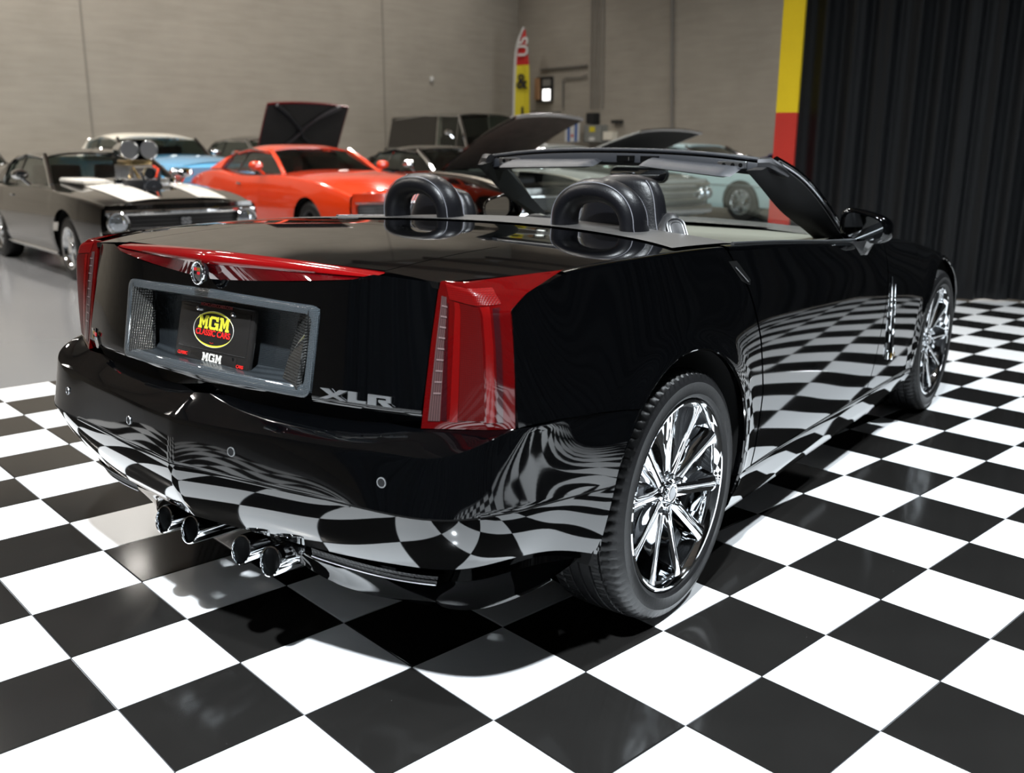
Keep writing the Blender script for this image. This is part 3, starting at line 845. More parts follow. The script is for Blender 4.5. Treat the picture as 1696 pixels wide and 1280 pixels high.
for s in (-1, 1):
    o = MB(); G = []
    for v in np.linspace(0, 1, 8):
        z = .715 + (.893 - .715) * v; a0, a1 = .262 + .040 * v, .338 + .014 * v
        G.append([(float(Xtr(a, z)) + .004 + .032 * (1 - k), s * a, z) for k, a in zip(np.linspace(0, 1, 6), np.linspace(a0, a1, 6))])
    o.shell(G, .012 * s); lp = o.build('reverse_lamp', M['rev_lens'], CAR, ang=60)
# number plate with frame
PL = empty('plate_root')
bpy.data.objects.remove(PL)
pl_c = (float(Xtr(0, .795)) + .040, .002, .796); pt = math.atan((.850 - .800) / .205)
plate = MB(); rot = Matrix.Rotation(-pt, 3, 'Y')
plate.rbox((0, 0, 0), (.325, .172, .014), .012, rot=None); PSC = .92
# local plate space: X right as read from behind, Y up, Z towards the viewer (car -x)
PM = Matrix.Translation(pl_c) @ Matrix.Rotation(pt, 4, 'Y') @ Matrix(((0, 0, -1, 0), (-1, 0, 0, 0), (0, 1, 0, 0), (0, 0, 0, 1)))
po = plate.build('number_plate', M['plate_black'], CAR); po.matrix_local = PM @ Matrix.Diagonal((PSC, PSC * .97, 1, 1))
inn = MB(); inn.rbox((0, .012, .0075), (.295, .118, .002), .004); inn.build('plate_face', M['plate_black'], po)
def ptxt(name, txt, size, mat, x, y, z=.0092, bold=0.0, sx=1.0):
    o = obj(name, text_mesh(txt, size, mat, .0004, bold, sx=sx), po); o.location = (x, y, z); return o
def block_word(word, h, wd, gap, mat, name, x0, y0, z, arch=0.0):
    """slab-serif block letters M and G as polygons"""
    mbk = MB()
    Mp = [(0, 0), (0, .18), (.08, .18), (.08, .82), (0, .82), (0, 1), (.34, 1), (.5, .55), (.66, 1), (1, 1), (1, .82), (.92, .82), (.92, .18), (1, .18), (1, 0), (.62, 0), (.62, .18), (.68, .18), (.68, .62), (.55, .22), (.45, .22), (.32, .62), (.32, .18), (.38, .18), (.38, 0)]
    Gp = [(.18, 0), (0, .18), (0, .82), (.18, 1), (.70, 1), (.76, .92), (.76, 1), (.95, 1), (.95, .64), (.70, .64), (.70, .74), (.62, .80), (.32, .80), (.26, .74), (.26, .26), (.32, .20), (.62, .20), (.70, .26), (.70, .36), (.55, .36), (.55, .54), (.98, .54), (.98, 0), (.80, 0), (.76, .08), (.68, 0)]
    W = len(word) * wd + (len(word) - 1) * gap; x = -W / 2
    for ch in word:
        P = Mp if ch == 'M' else Gp; tri = []
        pts = [Vector((x + p[0] * wd, p[1] * h + arch * (1 - ((x + p[0] * wd) / (W / 2)) ** 2) * p[1], 0)) for p in P]
        from mathutils.geometry import tessellate_polygon
        ts = tessellate_polygon([pts]); b = len(mbk.v)
        mbk.add([(p.x, p.y, 0) for p in pts], [tuple(t_) for t_ in ts]); x += wd + gap
    o = mbk.build(name, mat, po, smooth=False, weld=False); o.location = (x0, y0, z); return o
block_word('MGM', .037, .043, .002, M['txt_yel'], 'plate_lettering', 0, .012, .0095)
ptxt('plate_lettering', 'CLASSIC CARS', .0235, M['txt_red'], 0, .001, .0095, .0004, .98)
block_word('MGM', .023, .027, .0014, M['txt_white'], 'plate_lettering', .008, -.0770, .0085)
ptxt('plate_lettering', 'CLASSIC', .0125, M['txt_red'], -.122, -.067, .0085, .0002, .95)
ptxt('plate_lettering', 'CARS', .0125, M['txt_red'], .128, -.074, .0085, .0002, .95)
ptxt('plate_lettering', 'MGMCLASSICCARS.COM', .0125, M['txt_dkred'], 0, .0785, .0085, .0002, 1.0)
for sg in (1, -1):
    lo_ = MB(); G = []
    for t in np.linspace(.12, PI - .12, 26):
        th = .0055 * math.sin(t) ** 1.2
        G.append([(.086 * math.cos(t), sg * .050 * math.sin(t) - sg * th, 0), (.086 * math.cos(t), sg * .050 * math.sin(t), 0)])
    lo_.grid(G); o = lo_.build('plate_oval', M['txt_yel'], po, smooth=False); o.location = (0, .013, .0094)
lo_ = MB(); lo_.tube([(.086 * math.cos(t), .050 * math.sin(t), 0) for t in np.linspace(0, 2 * PI, 48)[:-1]], .0007, 4, closed=True)
o = lo_.build('plate_ring', M['txt_white'], po); o.location = (0, .013, .0092)
for x, y in ((-.006, -.0245), (0, -.026), (.006, -.0245)):
    st = MB(); st.lathe([(0, 0), (.0014, 0)], n=6); o = st.build('plate_star', M['txt_red'], po, smooth=False); o.location = (x, y, .0095)
for x, y in ((-.075, .066), (.075, .064)):
    bt = MB(); bt.lathe([(0, .006), (.004, .006), (.0065, .004), (.007, 0)], n=16); o = bt.build('plate_bolt', M['chrome'], po); o.location = (x, y, .0085)
bt = MB(); bt.rbox((.012, -.068, .0078), (.20, .030, .0012), .003); bt.build('frame_ledge', M['plate_black'], po)
bt = MB(); bt.lathe([(0, .001), (.004, .001)], n=12); o = bt.build('frame_hole', M['gap'], po); o.location = (.098, -.056, .0085)

# high-mount brake lamp: V-shaped red wedge
st_a = np.linspace(-.502, .502, 61)
def ch_pt(y):
    k = abs(y) / .502
    xt = -.806 + .088 * k ** 1.15; zt = 1.000 - .021 * k ** 1.4      # top edge
    th = .024 * (1 - k) ** .5 * (1 if k < 1 else 0) + .002
    zb = .936 + .0385 * k ** 1.3
    return xt, zt, th, zb
up_, lw_ = [], []
for y in st_a:
    xt, zt, th, zb = ch_pt(y); xb = float(Xtr(y, zb)) - .001
    up_.append([(xt + .030, y, zt + .004), (xt + .004, y, zt + .0015), (xt - .006, y, zt - th * .35), (xt - .008, y, zt - th * .7), (xt - .004, y, zt - th)])
    lw_.append([(xt - .004, y, zt - th), (xt * .5 + xb * .5 - .003, y, (zt - th) * .55 + zb * .45), (xb, y, zb)])
cm = MB(); cm.grid(up_); CH = cm.build('high_brake_lamp', M['red_top'], CAR, ang=60)
cm = MB(); cm.grid(lw_); cm.build('lamp_underside', M['red_lens_dark'], CH, ang=60)

# lid top, deck, tonneau -- one crowned surface cut by seams
def deck_mb(xf0, xf1, ys, n):
    G = []
    for t in np.linspace(0, 1, n):
        row = []
        for y in ys:
            x = xf0(y) * (1 - t) + xf1(y) * t; row.append((float(x), float(y), float(Zdeck(x, y))))
        G.append(row)
    mb = MB(); mb.grid(G)
    A = np.array(G)
    for rm in (A[0], A[-1], A[:, 0], A[:, -1]):
        inn = rm.copy(); inn[:, 2] -= .012; mb.grid([rm.tolist(), inn.tolist()])
    return mb
xr_lid = lambda y: ch_pt(y)[0] + .027 if abs(y) < .5 else -.69
xf_lid = lambda y: -.055 + .02 * (abs(y) / .45) ** 2 if abs(y) < .45 else -.035
deck_mb(xr_lid, lambda y: xf_lid(y) - .002, np.linspace(-.497, .497, 50), 50).build('trunk_lid', PB, CAR, ang=50)
aout = lambda x: float(Yside(x, zsh(x))) - .024
def deck_side(s):
    G = []
    for u in np.linspace(0, 1, 60):
        x = -.700 + (.05 + .700) * u
        ai = .501 if x < -.30 else .501 - .05 * np.clip((x + .30) / .27, 0, 1)
        if x > -.037: ai = np.interp(x, [-.037, .003, .045, .10], [.452, .60, .70, .82])
        ao = np.interp(x, [-.70, -.60, -.452], [.658, .716, aout(-.452)]) if x < -.452 else aout(x)
        ai = min(ai, ao - .004)
        G.append([(x, s * a, float(Zdeck(x, a))) for a in np.linspace(ai, ao, 14)])
    mb = MB(); mb.grid(G); A = np.array(G)
    for rm in (A[0], A[-1], A[:, 0], A[:, -1]):
        inn = rm.copy(); inn[:, 2] -= .014; mb.grid([rm.tolist(), inn.tolist()])
    mb.build('deck_side_panel', PB, CAR, ang=50)
both(deck_side)
# tonneau cover in front of the lid, glossy, then the matte panel behind the seats
xf_t = lambda y: .335 - .20 * (abs(y) / .72) ** 2.6
xr_t = lambda y: (xf_lid(y) + .003) if abs(y) < .45 else np.interp(abs(y), [.45, .60, .70, .83], [-.032, .003, .045, .05])
deck_mb(xr_t, lambda y: np.maximum(xf_t(y), xr_t(y) + .02), np.linspace(-.80, .80, 60), 20).build('tonneau_cover', PB, CAR, ang=50)
xf_m = lambda y: .565 - .06 * (abs(y) / .7) ** 2
G = []
for t in np.linspace(0, 1, 14):
    row = []
    for y in np.linspace(-.80, .80, 50):
        x = xf_t(y) + .003 + (xf_m(y) - xf_t(y)) * t; row.append((x, y, float(Zdeck(x, y)) + .004 - .02 * max(0, t - .8) ** 1.0))
    G.append(row)
mb = MB(); mb.grid(G); A = np.array(G)
inn = A[-1].copy(); inn[:, 2] -= .30; inn[:, 0] += .02; mb.grid([A[-1].tolist(), inn.tolist()])
mb.build('rear_bulkhead_panel', M['matte_deck'], CAR, ang=50)
# dark inner body so seams read black
ib = MB()
G = [[(x, a * (float(Yside(x, .9)) - .04), float(Zdeck(x, a * .8)) - .016) for a in np.linspace(-1, 1, 24)] for x in np.linspace(-.66, .5, 24)]
ib.grid(G)
for s in (-1, 1):
    ib.grid([[(x, s * (float(Yside(x, z)) - .035), z) for x in np.linspace(.43, 2.24, 30)] for z in (.2, .5, .85)])
    ib.grid([[(x, s * (float(Yside(x, z)) - .035), z) for x in np.linspace(-.58, .43, 20)] for z in (.78, .85, .95)])
    ib.grid([[(x, s * .74 + 0 * x, z) for x in np.linspace(-.66, -.43, 6)] for z in (.3, .7)])
ib.grid([[(-.64, y, z) for y in np.linspace(-.70, .70, 6)] for z in (.35, .95)])
ib.build('inner_shell', M['gap'], CAR)
# wheel housings
for xc in (0, 2.685):
    for s in (-1, 1):
        wh = MB(); G = []
        for t in np.linspace(-.15, PI + .15, 28):
            x, z = xc + .415 * math.cos(t), .345 + .415 * math.sin(t)
            G.append([(x, s * (.885 if .2 < z else .84), z), (x, s * .60, z), (x * .2 + xc * .8, s * .58, z * .4 + .345 * .6)])
        wh.grid(G); wh.build('wheel_housing', M['liner'], CAR)

# --- tail lamps
def tail_lamp(s):
    I = np.array([(-.759, .6555, .668), (-.741, .6555, .760), (-.723, .6555, .850), (-.706, .6560, .925), (-.6965, .6575, .974), (-.694, .664, .979)])
    Rg = np.array([(-.699, .795, .676), (-.697, .794, .770), (-.696, .790, .850), (-.696, .782, .918), (-.698, .758, .957), (-.690, .722, .981)])
    Ot = np.array([(-.670, .8400, .680), (-.668, .8365, .775), (-.665, .8300, .850), (-.662, .8200, .928), (-.604, .818, .957), (-.452, .806, .990)])
    tt = np.array([0, .25, .5, .72, .88, 1.0]); n = 46
    # keep a corner at the knee: linear-ish upper part
    ti = np.linspace(0, 1, n)
    ev = lambda P: np.stack([np.interp(ti, tt, P[:, k]) for k in range(3)], 1)
    i_, r_, o_ = ev(I), ev(Rg), ev(Ot)
    G = []
    us = np.linspace(0, 1, 33)
    for k in range(n):
        a, b, c = i_[k], r_[k], o_[k]; row = []
        for u in us:
            # rounded polyline a-b-c with ridge at u = .72
            if u < .64: p = a + (b - a) * (u / .72)
            elif u > .80: p = b + (c - b) * ((u - .72) / .28)
            else:
                q0 = a + (b - a) * (.64 / .72); q1 = b + (c - b) * (.08 / .28); t = (u - .64) / .16
                p = (1 - t) ** 2 * q0 + 2 * t * (1 - t) * b + t * t * q1
            row.append(p)
        G.append(row)
    G = np.array(G)
    du = np.gradient(G, axis=1); dv = np.gradient(G, axis=0); nn = np.cross(du, dv); nn /= np.linalg.norm(nn, axis=2, keepdims=True) + 1e-9
    if nn[10, 5, 0] > 0: nn = -nn
    bul = .006 * np.sin(PI * us)[None, :, None] * np.sin(PI * ti)[:, None, None] ** .5
    G = G + nn * bul
    f = np.array([1, s, 1.0])
    def sub(u0, u1, t0, t1, off, nu=12, nt=30, u0t=None, u1t=None):
        out = []
        for t in np.linspace(t0, t1, nt):
            k = (t - t0) / (t1 - t0); a0 = u0 + ((u0t if u0t is not None else u0) - u0) * k; a1 = u1 + ((u1t if u1t is not None else u1) - u1) * k; row = []
            for u in np.linspace(a0, a1, nu):
                x, y = t * (n - 1), u * 32; i, j = min(int(x), n - 2), min(int(y), 31); fx, fy = x - i, y - j
                P = lambda A: (A[i, j] * (1 - fx) * (1 - fy) + A[i + 1, j] * fx * (1 - fy) + A[i, j + 1] * (1 - fx) * fy + A[i + 1, j + 1] * fx * fy)
                row.append((P(G) + P(nn) * off) * f)
            out.append(row)
        return [[tuple(p) for p in r] for r in out]
    mb = MB(); mb.grid((G * f).tolist()); A = G * f
    cen = np.array([-.60, s * .72, .82])
    for rm in (A[0], A[-1], A[:, 0], A[:, -1]):
        inn = rm + (cen - rm) * np.array([.25, .06, .02]); mb.grid([rm.tolist(), inn.tolist()])
    T = mb.build('tail_lamp', M['red_lens'], CAR, ang=55)
    MB().grid(sub(.065, .20, .045, .80, .0012, u0t=.075, u1t=.17)).build('clear_strip', M['clear_strip'], T, ang=80)
    MB().grid(sub(.205, .27, .05, .76, .0012, u0t=.175, u1t=.20)).build('dark_gap', M['lens_dark'], T, ang=80)
    MB().grid(sub(.39, .665, .05, .78, .0012)).build('grid_lens', M['red_grid_dark'], T, ang=80)
    MB().grid(sub(.22, .87, .79, .925, .0012, 24, u0t=.13, u1t=.80)).build('grid_lens', M['red_grid'], T, ang=80)
    MB().grid(sub(.30, .385, .04, .78, .0010)).build('bright_band', M['red_bright'], T, ang=80)
    MB().grid(sub(.69, .775, .04, .78, .0010)).build('bright_band', M['red_bright'], T, ang=80)
    MB().grid(sub(.80, .87, .04, .76, .0012)).build('dark_gap', M['lens_dark'], T, ang=80)
    for k in range(9):
        t = .20 + k * .066
        MB().grid(sub(.10, .19, t, t + .010, .0024, 4, 3)).build('led_bar', M['led'], T)
M['red_bright'] = pmat('red_lens_bright', (.10, .0015, .0015), .1, 0, .3)
M['badge'] = pmat('badge_metal', (.8, .82, .85), .32, 1.0)
both(tail_lamp)

# --- lettering and badges on the tail
def on_tail(y, z, off=.002):
    x = float(Xtr(y, z)); dx = (float(Xtr(y + .02, z)) - float(Xtr(y - .02, z))) / .04; dz = (float(Xtr(y, z + .02)) - float(Xtr(y, z - .02))) / .04
    nx = Vector((-1, dx, dz)).normalized(); up = Vector((0, 0, 1)); rt_ = up.cross(nx).normalized(); up = nx.cross(rt_)
    p = Vector((x, y, z)) + nx * off
    return Matrix(((rt_.x, up.x, nx.x, p.x), (rt_.y, up.y, nx.y, p.y), (rt_.z, up.z, nx.z, p.z), (0, 0, 0, 1)))
def letters(polys, name, mat, Mx, th=.004):
    mb = MB()
    from mathutils.geometry import tessellate_polygon
    for P in polys:
        pts = [Vector((x, y, 0)) for x, y in P]; n = len(pts); ts = tessellate_polygon([pts]); b = len(mb.v)
        mb.add([(p.x, p.y, 0) for p in pts] + [(p.x * 1.0, p.y, th) for p in pts], [tuple(n + i for i in t_) for t_ in ts] + [(i, (i + 1) % n, n + (i + 1) % n, n + i) for i in range(n)])
    o = mb.build(name, mat, CAR, smooth=False); o.matrix_local = Mx; return o
k = .001
XL = [(0, 26), (26, 26), (42, 15), (58, 26), (82, 26), (54, 11), (78, 0), (64, 0), (42, 7), (22, 0), (0, 0), (30, 11)]
LL = [(86, 26), (112, 26), (112, 6), (140, 6), (140, 0), (86, 0)]
RL = [(145, 0), (145, 26), (212, 26), (212, 10), (200, 10), (216, 0), (192, 0), (176, 10), (176, 15), (198, 15), (198, 20), (170, 20), (170, 0)]
Mx = on_tail(-.495, .717)
for P in (XL, LL, RL):
    letters([[((x - 108) * .00088, (y - 13) * .00088) for x, y in P]], 'badge_letter', M['badge'], Mx)
# crest on the brake lamp: wreath ring and shield
cx = -.822; mx = Matrix.Translation((cx, 0, .954)) @ Matrix.Rotation(R(5), 4, 'Y') @ Matrix(((0, 0, -1, 0), (-1, 0, 0, 0), (0, 1, 0, 0), (0, 0, 0, 1)))
bk = MB(); bk.lathe([(0, .004), (.020, .004), (.023, .002), (.025, -.004), (.024, -.010)], n=36); cr = bk.build('crest_emblem', M['gloss_trim'], CAR); cr.matrix_local = mx
rg = MB(); rg.tube([(.0225 * math.cos(t), .0265 * math.sin(t), .004) for t in np.linspace(0, 2 * PI, 40)[:-1]], .0038, 8, closed=True); rg.build('wreath', M['chrome'], cr)
for i in range(16):
    t = 2 * PI * i / 16; lf = MB(); lf.lathe([(0, .0025), (.0018, .0015), (.0026, 0)], n=8); o = lf.build('wreath_leaf', M['chrome'], cr); o.location = (.0225 * math.cos(t), .0265 * math.sin(t), .0065)
sh = MB(); sh.prism([(-.013, .014, .004), (.013, .014, .004), (.013, -.002, .004), (.008, -.011, .004), (0, -.016, .004), (-.008, -.011, .004), (-.013, -.002, .004)][::-1], (0, 0, .003)); sh.build('shield', M['satin'], cr, smooth=False)
for x0, y0, w_, h_, mm in ((-.006, .0085, .010, .007, 'crest_red'), (.006, .0085, .010, .007, 'crest_gold'), (-.006, 0, .010, .007, 'gap'), (.006, -.001, .010, .007, 'crest_red')):
    q = MB(); q.box((x0, y0, .0075), (w_, h_, .0008)); q.build('shield_field', M[mm], cr, smooth=False)
# V badge on the left of the tail
Mv = on_tail(.585, .712, .001) @ Matrix.Scale(1.25, 4)
bv = letters([[(-.030, .020), (-.016, .020), (.004, -.006), (.012, .006), (.030, -.012), (.024, -.020), (.010, -.020)]], 'v_badge', M['chrome'], Mv, .003)
for x0, y0, w_, h_, mm in ((-.006, .012, .009, .007, 'crest_gold'), (.006, .010, .012, .008, 'crest_red'), (-.004, .004, .008, .006, 'gap'), (.004, .001, .010, .006, 'satin'), (-.010, .002, .007, .006, 'crest_gold')):
    q = MB(); q.box((x0, y0, .004), (w_, h_, .002)); q.build('badge_field', M[mm], bv, smooth=False)
# --- wheels (axis y, outer face -y)
def make_wheel():
    # rim barrel is the part; tyre, spokes, hub, nuts, disc are its sub-parts
    rb = MB(); rb.lathe([(.262, -.094), (.2645, -.104), (.2635, -.1095), (.2595, -.1115), (.2545, -.110), (.250, -.103), (.246, -.090), (.242, -.070), (.234, -.03), (.229, .03), (.232, .09), (.240, .10)], 'y', n=72)
    w = rb.build('wheel', M['chrome'], CAR, ang=40)
    # tyre
    prof = [(.238, .094), (.256, .106), (.283, .1165), (.312, .1165), (.331, .109), (.3405, .099), (.3445, .088), (.3458, .070), (.3462, .066), (.340, .0645), (.340, .0605), (.3465, .059), (.347, .036), (.341, .0345), (.341, .0305), (.347, .029),
            (.3472, .004), (.3415, .003), (.3415, -.003), (.3472, -.004), (.347, -.029), (.341, -.0305), (.341, -.0345), (.347, -.036), (.3465, -.059), (.340, -.0605), (.340, -.0645), (.3462, -.066), (.3458, -.070), (.3445, -.088), (.3405, -.099), (.331, -.109),
            (.312, -.1165), (.3105, -.1175), (.3085, -.1165), (.283, -.1165), (.279, -.1178), (.276, -.1165), (.2705, -.1130), (.2650, -.1050), (.2625, -.094), (.240, -.090)]
    G = []; N = 480
    for k in range(N):
        a = 2 * PI * k / N; row = []
        for r, h in prof:
            rr = r
            if abs(h) >= .066 and abs(h) <= .0995 and r > .335:
                ph = (k + int(abs(h) * 90)) % 6
                if ph < 2: rr = r - .0045
            elif .035 < abs(h) < .06 and r > .343:
                if (k + int(abs(h) * 150)) % 6 < 1: rr = r - .004
            row.append((rr * math.cos(a), h, rr * math.sin(a)))
        G.append(row)
    ty = MB(); ty.grid(G, closed_u=True)
    # flatten contact patch slightly
    ty.v = [(x, y, max(z, -.3452)) for x, y, z in ty.v]
    ty.build('tyre', M['rubber'], w, ang=30)
    # one spoke, shared by ten
    def spoke_mesh():
        sec = []
        for u in np.linspace(0, 1, 12):
            r = .040 + (.249 - .040) * u
            wd = np.interp(u, [0, .2, .6, .9, 1], [.044, .040, .037, .040, .052]); h = np.interp(u, [0, .15, .5, .85, 1], [-.072, -.076, -.084, -.095, -.100]); th = np.interp(u, [0, .5, 1], [.05, .045, .055])
            sw = .012 * math.sin(u * PI * .5) ** 2
            sec.append([(r, h + th, wd * .75 + sw), (r, h + .012, wd * .52 + sw * .5), (r, h + .003, wd * .44), (r, h, wd * .22), (r, h - .002, 0), (r, h, -wd * .22), (r, h + .003, -wd * .44), (r, h + .012, -wd * .52 + sw * .5), (r, h + th, -wd * .75 + sw)])
        m = MB(); m.grid(sec); m.grid([[s_[0] for s_ in sec], [s_[-1] for s_ in sec]])
        return m.mesh('spoke', M['chrome'], ang=32)
    sm = spoke_mesh()
    for i in range(10):
        o = obj('spoke', sm, w); o.rotation_euler = (0, 2 * PI * i / 10 + .16, 0)
    hb = MB(); hb.lathe([(0, -.070), (.034, -.071), (.040, -.074), (.050, -.072), (.066, -.066), (.072, -.05), (.074, .0), (.05, .03)], 'y', n=40); hb.build('hub', M['chrome'], w)
    cp = MB(); cp.lathe([(0, -.086), (.018, -.0855), (.022, -.084), (.0235, -.0865), (.027, -.0865), (.0285, -.083), (.029, -.070)], 'y', n=36); cp.build('hub_cap', M['chrome'], w)
    cp = MB(); cp.lathe([(0, -.0868), (.0175, -.0865)], 'y', n=24); cp.build('hub_emblem', M['satin'], w)
    nm = MB(); nm.lathe([(0, -.024), (.006, -.023), (.0085, -.020), (.0095, 0)], 'y', n=6); nmm = nm.mesh('lug_nut', M['chrome'], ang=20)
    pk = MB(); pk.lathe([(.0095, .004), (.0145, -.003), (.0155, .004)], 'y', n=16); pkm = pk.mesh('lug_seat', M['darkmetal'])
    for i in range(5):
        a = 2 * PI * i / 5 + .16 + PI / 10; o = obj('lug_nut', nmm, w); o.location = (.053 * math.cos(a), -.069, .053 * math.sin(a))
        o = obj('lug_seat', pkm, w); o.location = (.053 * math.cos(a), -.0705, .053 * math.sin(a))
    dk = MB(); dk.lathe([(.07, -.012), (.165, -.012), (.166, -.002), (.165, .010), (.07, .010)], 'y', n=48); dk.build('brake_disc', M['disc'], w)
    hm = MB(); hm.lathe([(0, -.0125), (.004, -.0125)], 'y', n=8); hmm = hm.mesh('disc_hole', M['gap'])
    hs = MB()
    for i in range(40):
        a = 2 * PI * i / 40; r = .125 + .022 * (i % 3 - 1)
        hs.add([(r * math.cos(a) + .0035 * math.cos(q), -.0127, r * math.sin(a) + .0035 * math.sin(q)) for q in np.linspace(0, 2 * PI, 9)[:-1]], [tuple(range(8))])
    tag(hs.build('disc_hole', M['gap'], w, smooth=False), kind='stuff')
    cl = MB(); cl.lathe([(.10, -.05), (.172, -.05), (.18, -.04), (.18, .04), (.10, .04)], 'y', n=14, a0=R(120), a1=R(190)); cl.build('brake_caliper', M['darkmetal'], w)
    bk = MB(); bk.lathe([(.0, .03), (.232, .035)], 'y', n=40); bk.build('backing_plate', M['liner'], w)
    vs = MB(); vs.tube([(-.190, -.075, .085), (-.165, -.088, .075)], .0042, 8); vs.build('valve_stem', M['chrome'], w)
    return w
W0 = make_wheel()
W0.location = (0, -.79, .345)
for x, s, a in ((2.685, -1, .5), (0, 1, .2), (2.685, 1, .9)):
    c = copy_tree(W0, CAR); c.location = (x, s * .79, .345)
    c.rotation_euler = (0, a if s < 0 else -a, 0 if s < 0 else PI)

# --- windscreen frame
zth = lambda y: 1.243 - .036 * (abs(y) / .645) ** 2.4
xh = lambda y: 1.068 + .045 * (abs(y) / .645) ** 2
ys_ = np.linspace(-.645, .645, 41)
hd = MB(); hd.grid([[(xh(y) + dx, y, zth(y) + dz) for dx, dz in ((.095, -.018), (.06, -.002), (.02, .003), (.002, -.004), (-.001, -.012))] for y in ys_]); HD = hd.build('windscreen_header', PB, CAR, ang=45)
ht = MB(); ht.grid([[(xh(y) + dx, y, zth(y) + dz) for dx, dz in ((-.001, -.012), (-.003, -.016), (-.003, -.046), (.01, -.056), (.06, -.060), (.095, -.045), (.095, -.018))] for y in ys_]); ht.build('header_trim', M['grey_trim'], HD, ang=30)
sl = MB(); sl.tube([(xh(y) + .004, y, zth(y) + .001) for y in ys_], .007, 8); sl.build('header_seal', M['grey_trim'], HD)
for y0, y1 in ((-.035, -.112), (-.138, -.215)):
    b = MB(); b.box((xh(y0) - .001, (y0 + y1) / 2, zth(y0) - .031), (.012, abs(y1 - y0), .021)); b.build('vent_opening', M['gap'], HD, smooth=False)
    b = MB(); b.tube([(xh(y0) - .008, y1 + .022, zth(y0) - .040), (xh(y0) - .008, y1 + .022, zth(y0) - .026)], .002, 6); b.build('vent_pin', M['chrome'], HD)
for s in (-1, 1):
    b = MB(); yc = s * .50; b.rbox((xh(yc) - .003, yc, zth(yc) - .030), (.012, .115, .026), .004); lp = b.build('latch_plate', M['satin'], HD)
    for dy in (-.035, -.005, .03):
        c = MB(); c.lathe([(0, -.0105), (.008, -.0105), (.008, 0)], 'x', n=14); o = c.build('latch_hole', M['gap'], HD); o.location = (xh(yc) - .0002, yc + dy, zth(yc) - .030)
    # corner casting
    c = MB(); c.tube([(1.085, s * .60, 1.196), (1.098, s * .635, 1.197), (1.118, s * .668, 1.178), (1.150, s * .686, 1.160)], [.024, .026, .022, .012], 10); c.build('corner_latch', M['darkmetal'], HD)
# sun visors
for y0, y1, zt, tilt in ((.486, .03, 1.184, 0), (-.172, -.540, 1.190, 1)):
    G = []
    for t in np.linspace(0, 1, 18):
        y = y0 + (y1 - y0) * t; e = min(1, t / .06, (1 - t) / .06) ** .5; z = zt - (.034 * t - .014 if tilt else .012 * (1 - t) - .012)
        row = []
        for q in np.linspace(0, 2 * PI, 17)[:-1]:
            row.append((1.045 + .085 * math.cos(q) * (.6 + .4 * e), y, z + .030 * math.cos(q) * .5 + .0125 * e * math.sin(q) * (1.0 if abs(math.cos(q)) < .95 else .8)))
        G.append(row)
    v = MB(); v.grid(G, closed_v=True); v.add(G[0], [tuple(range(16))]); v.add(G[-1], [tuple(range(15, -1, -1))]); v.build('sun_visor', M['grey_trim'], CAR, ang=60)
# pillars
def pillar(s):
    O = crv([(1.125, .642, 1.205), (1.25, .675, 1.158), (1.42, .712, 1.062), (1.56, .736, .965), (1.665, .752, .893)], 22)
    I = crv([(.985, .600, 1.178), (1.08, .612, 1.125), (1.26, .630, 1.026), (1.44, .648, .955), (1.60, .665, .885)], 22)
    G = []
    for o, i in zip(O, I):
        f = o + np.array([.035, -.010, .006]); r = o + np.array([-.012, .006, -.006]); r2 = o * .8 + i * .2 + np.array([0, .012, -.006]); m = (o + i) / 2 + np.array([-.01, .012, -.012]); i2 = i + np.array([.03, -.005, -.0]); f2 = o * .6 + i * .4 + np.array([.06, -.03, .0])
        G.append([tuple(np.array([1, s, 1]) * p) for p in (f, r, r2, m, i, i2, f2)])
    mb = MB(); mb.grid(G, closed_v=True); mb.add(G[0], [tuple(range(7))]); mb.add(G[-1], [tuple(range(6, -1, -1))]); p = mb.build('windscreen_pillar', M['pillar_trim'], CAR, ang=40)
    e = MB(); e.tube([tuple(np.array([1, s, 1]) * (q + np.array([.012, .004, .004]))) for q in O[1:]], .0065, 8, sx=1.0); e.build('pillar_edge', M['satin'], p)
    e = MB(); e.tube([tuple(np.array([1, s, 1]) * (q + np.array([.03, -.004, .008]))) for q in O], .014, 8, sx=1.0); e.build('pillar_skin', PB, p)
both(pillar)
# windscreen glass
G = []
for v in np.linspace(0, 1, 14):
    row = []
    for u in np.linspace(-1, 1, 25):
        b = np.array([1.90 - .26 * abs(u) ** 2.2, .735 * u, .915 - .012 * abs(u)]); t = np.array([1.135 + .035 * abs(u) ** 2, .63 * u, 1.222 - .030 * abs(u) ** 2.4])
        p = b * (1 - v) + t * v; p[2] += .035 * math.sin(PI * v) * (1 - .4 * u * u); row.append(tuple(p))
    G.append(row)
gl = MB(); gl.grid(G); gl.build('windscreen', M['glass'], CAR, ang=60)
ct = MB(); ct.grid([[(G[0][j][0] + dx, G[0][j][1] * (1 + dx * .05), G[0][j][2] + dz) for j in range(25)] for dx, dz in ((-.05, .004), (0, .026), (.03, .012), (.14, .0), (.15, -.03))]); ct.build('windscreen_base', M['plastic'], CAR, ang=50)
# rear-view mirror
rm = MB(); rm.rbox((0, 0, 0), (.25, .066, .022), .03); o = rm.build('rear_view_mirror', M['plastic'], CAR); o.location = (1.225, -.045, 1.148)
o.rotation_euler = (R(90), 0, R(-90 - 12)); o.rotation_euler = (R(90 + 4), 0, R(-90 + 8))
mg = MB(); mg.rbox((0, 0, .0116), (.236, .054, .002), .024); mg.build('mirror_glass', M['mirror'], o)
st = MB(); st.tube([(0, .02, -.01), (0, .05, -.06), (0, .06, -.12)], .010, 8); st.build('mirror_stem', M['plastic'], o)

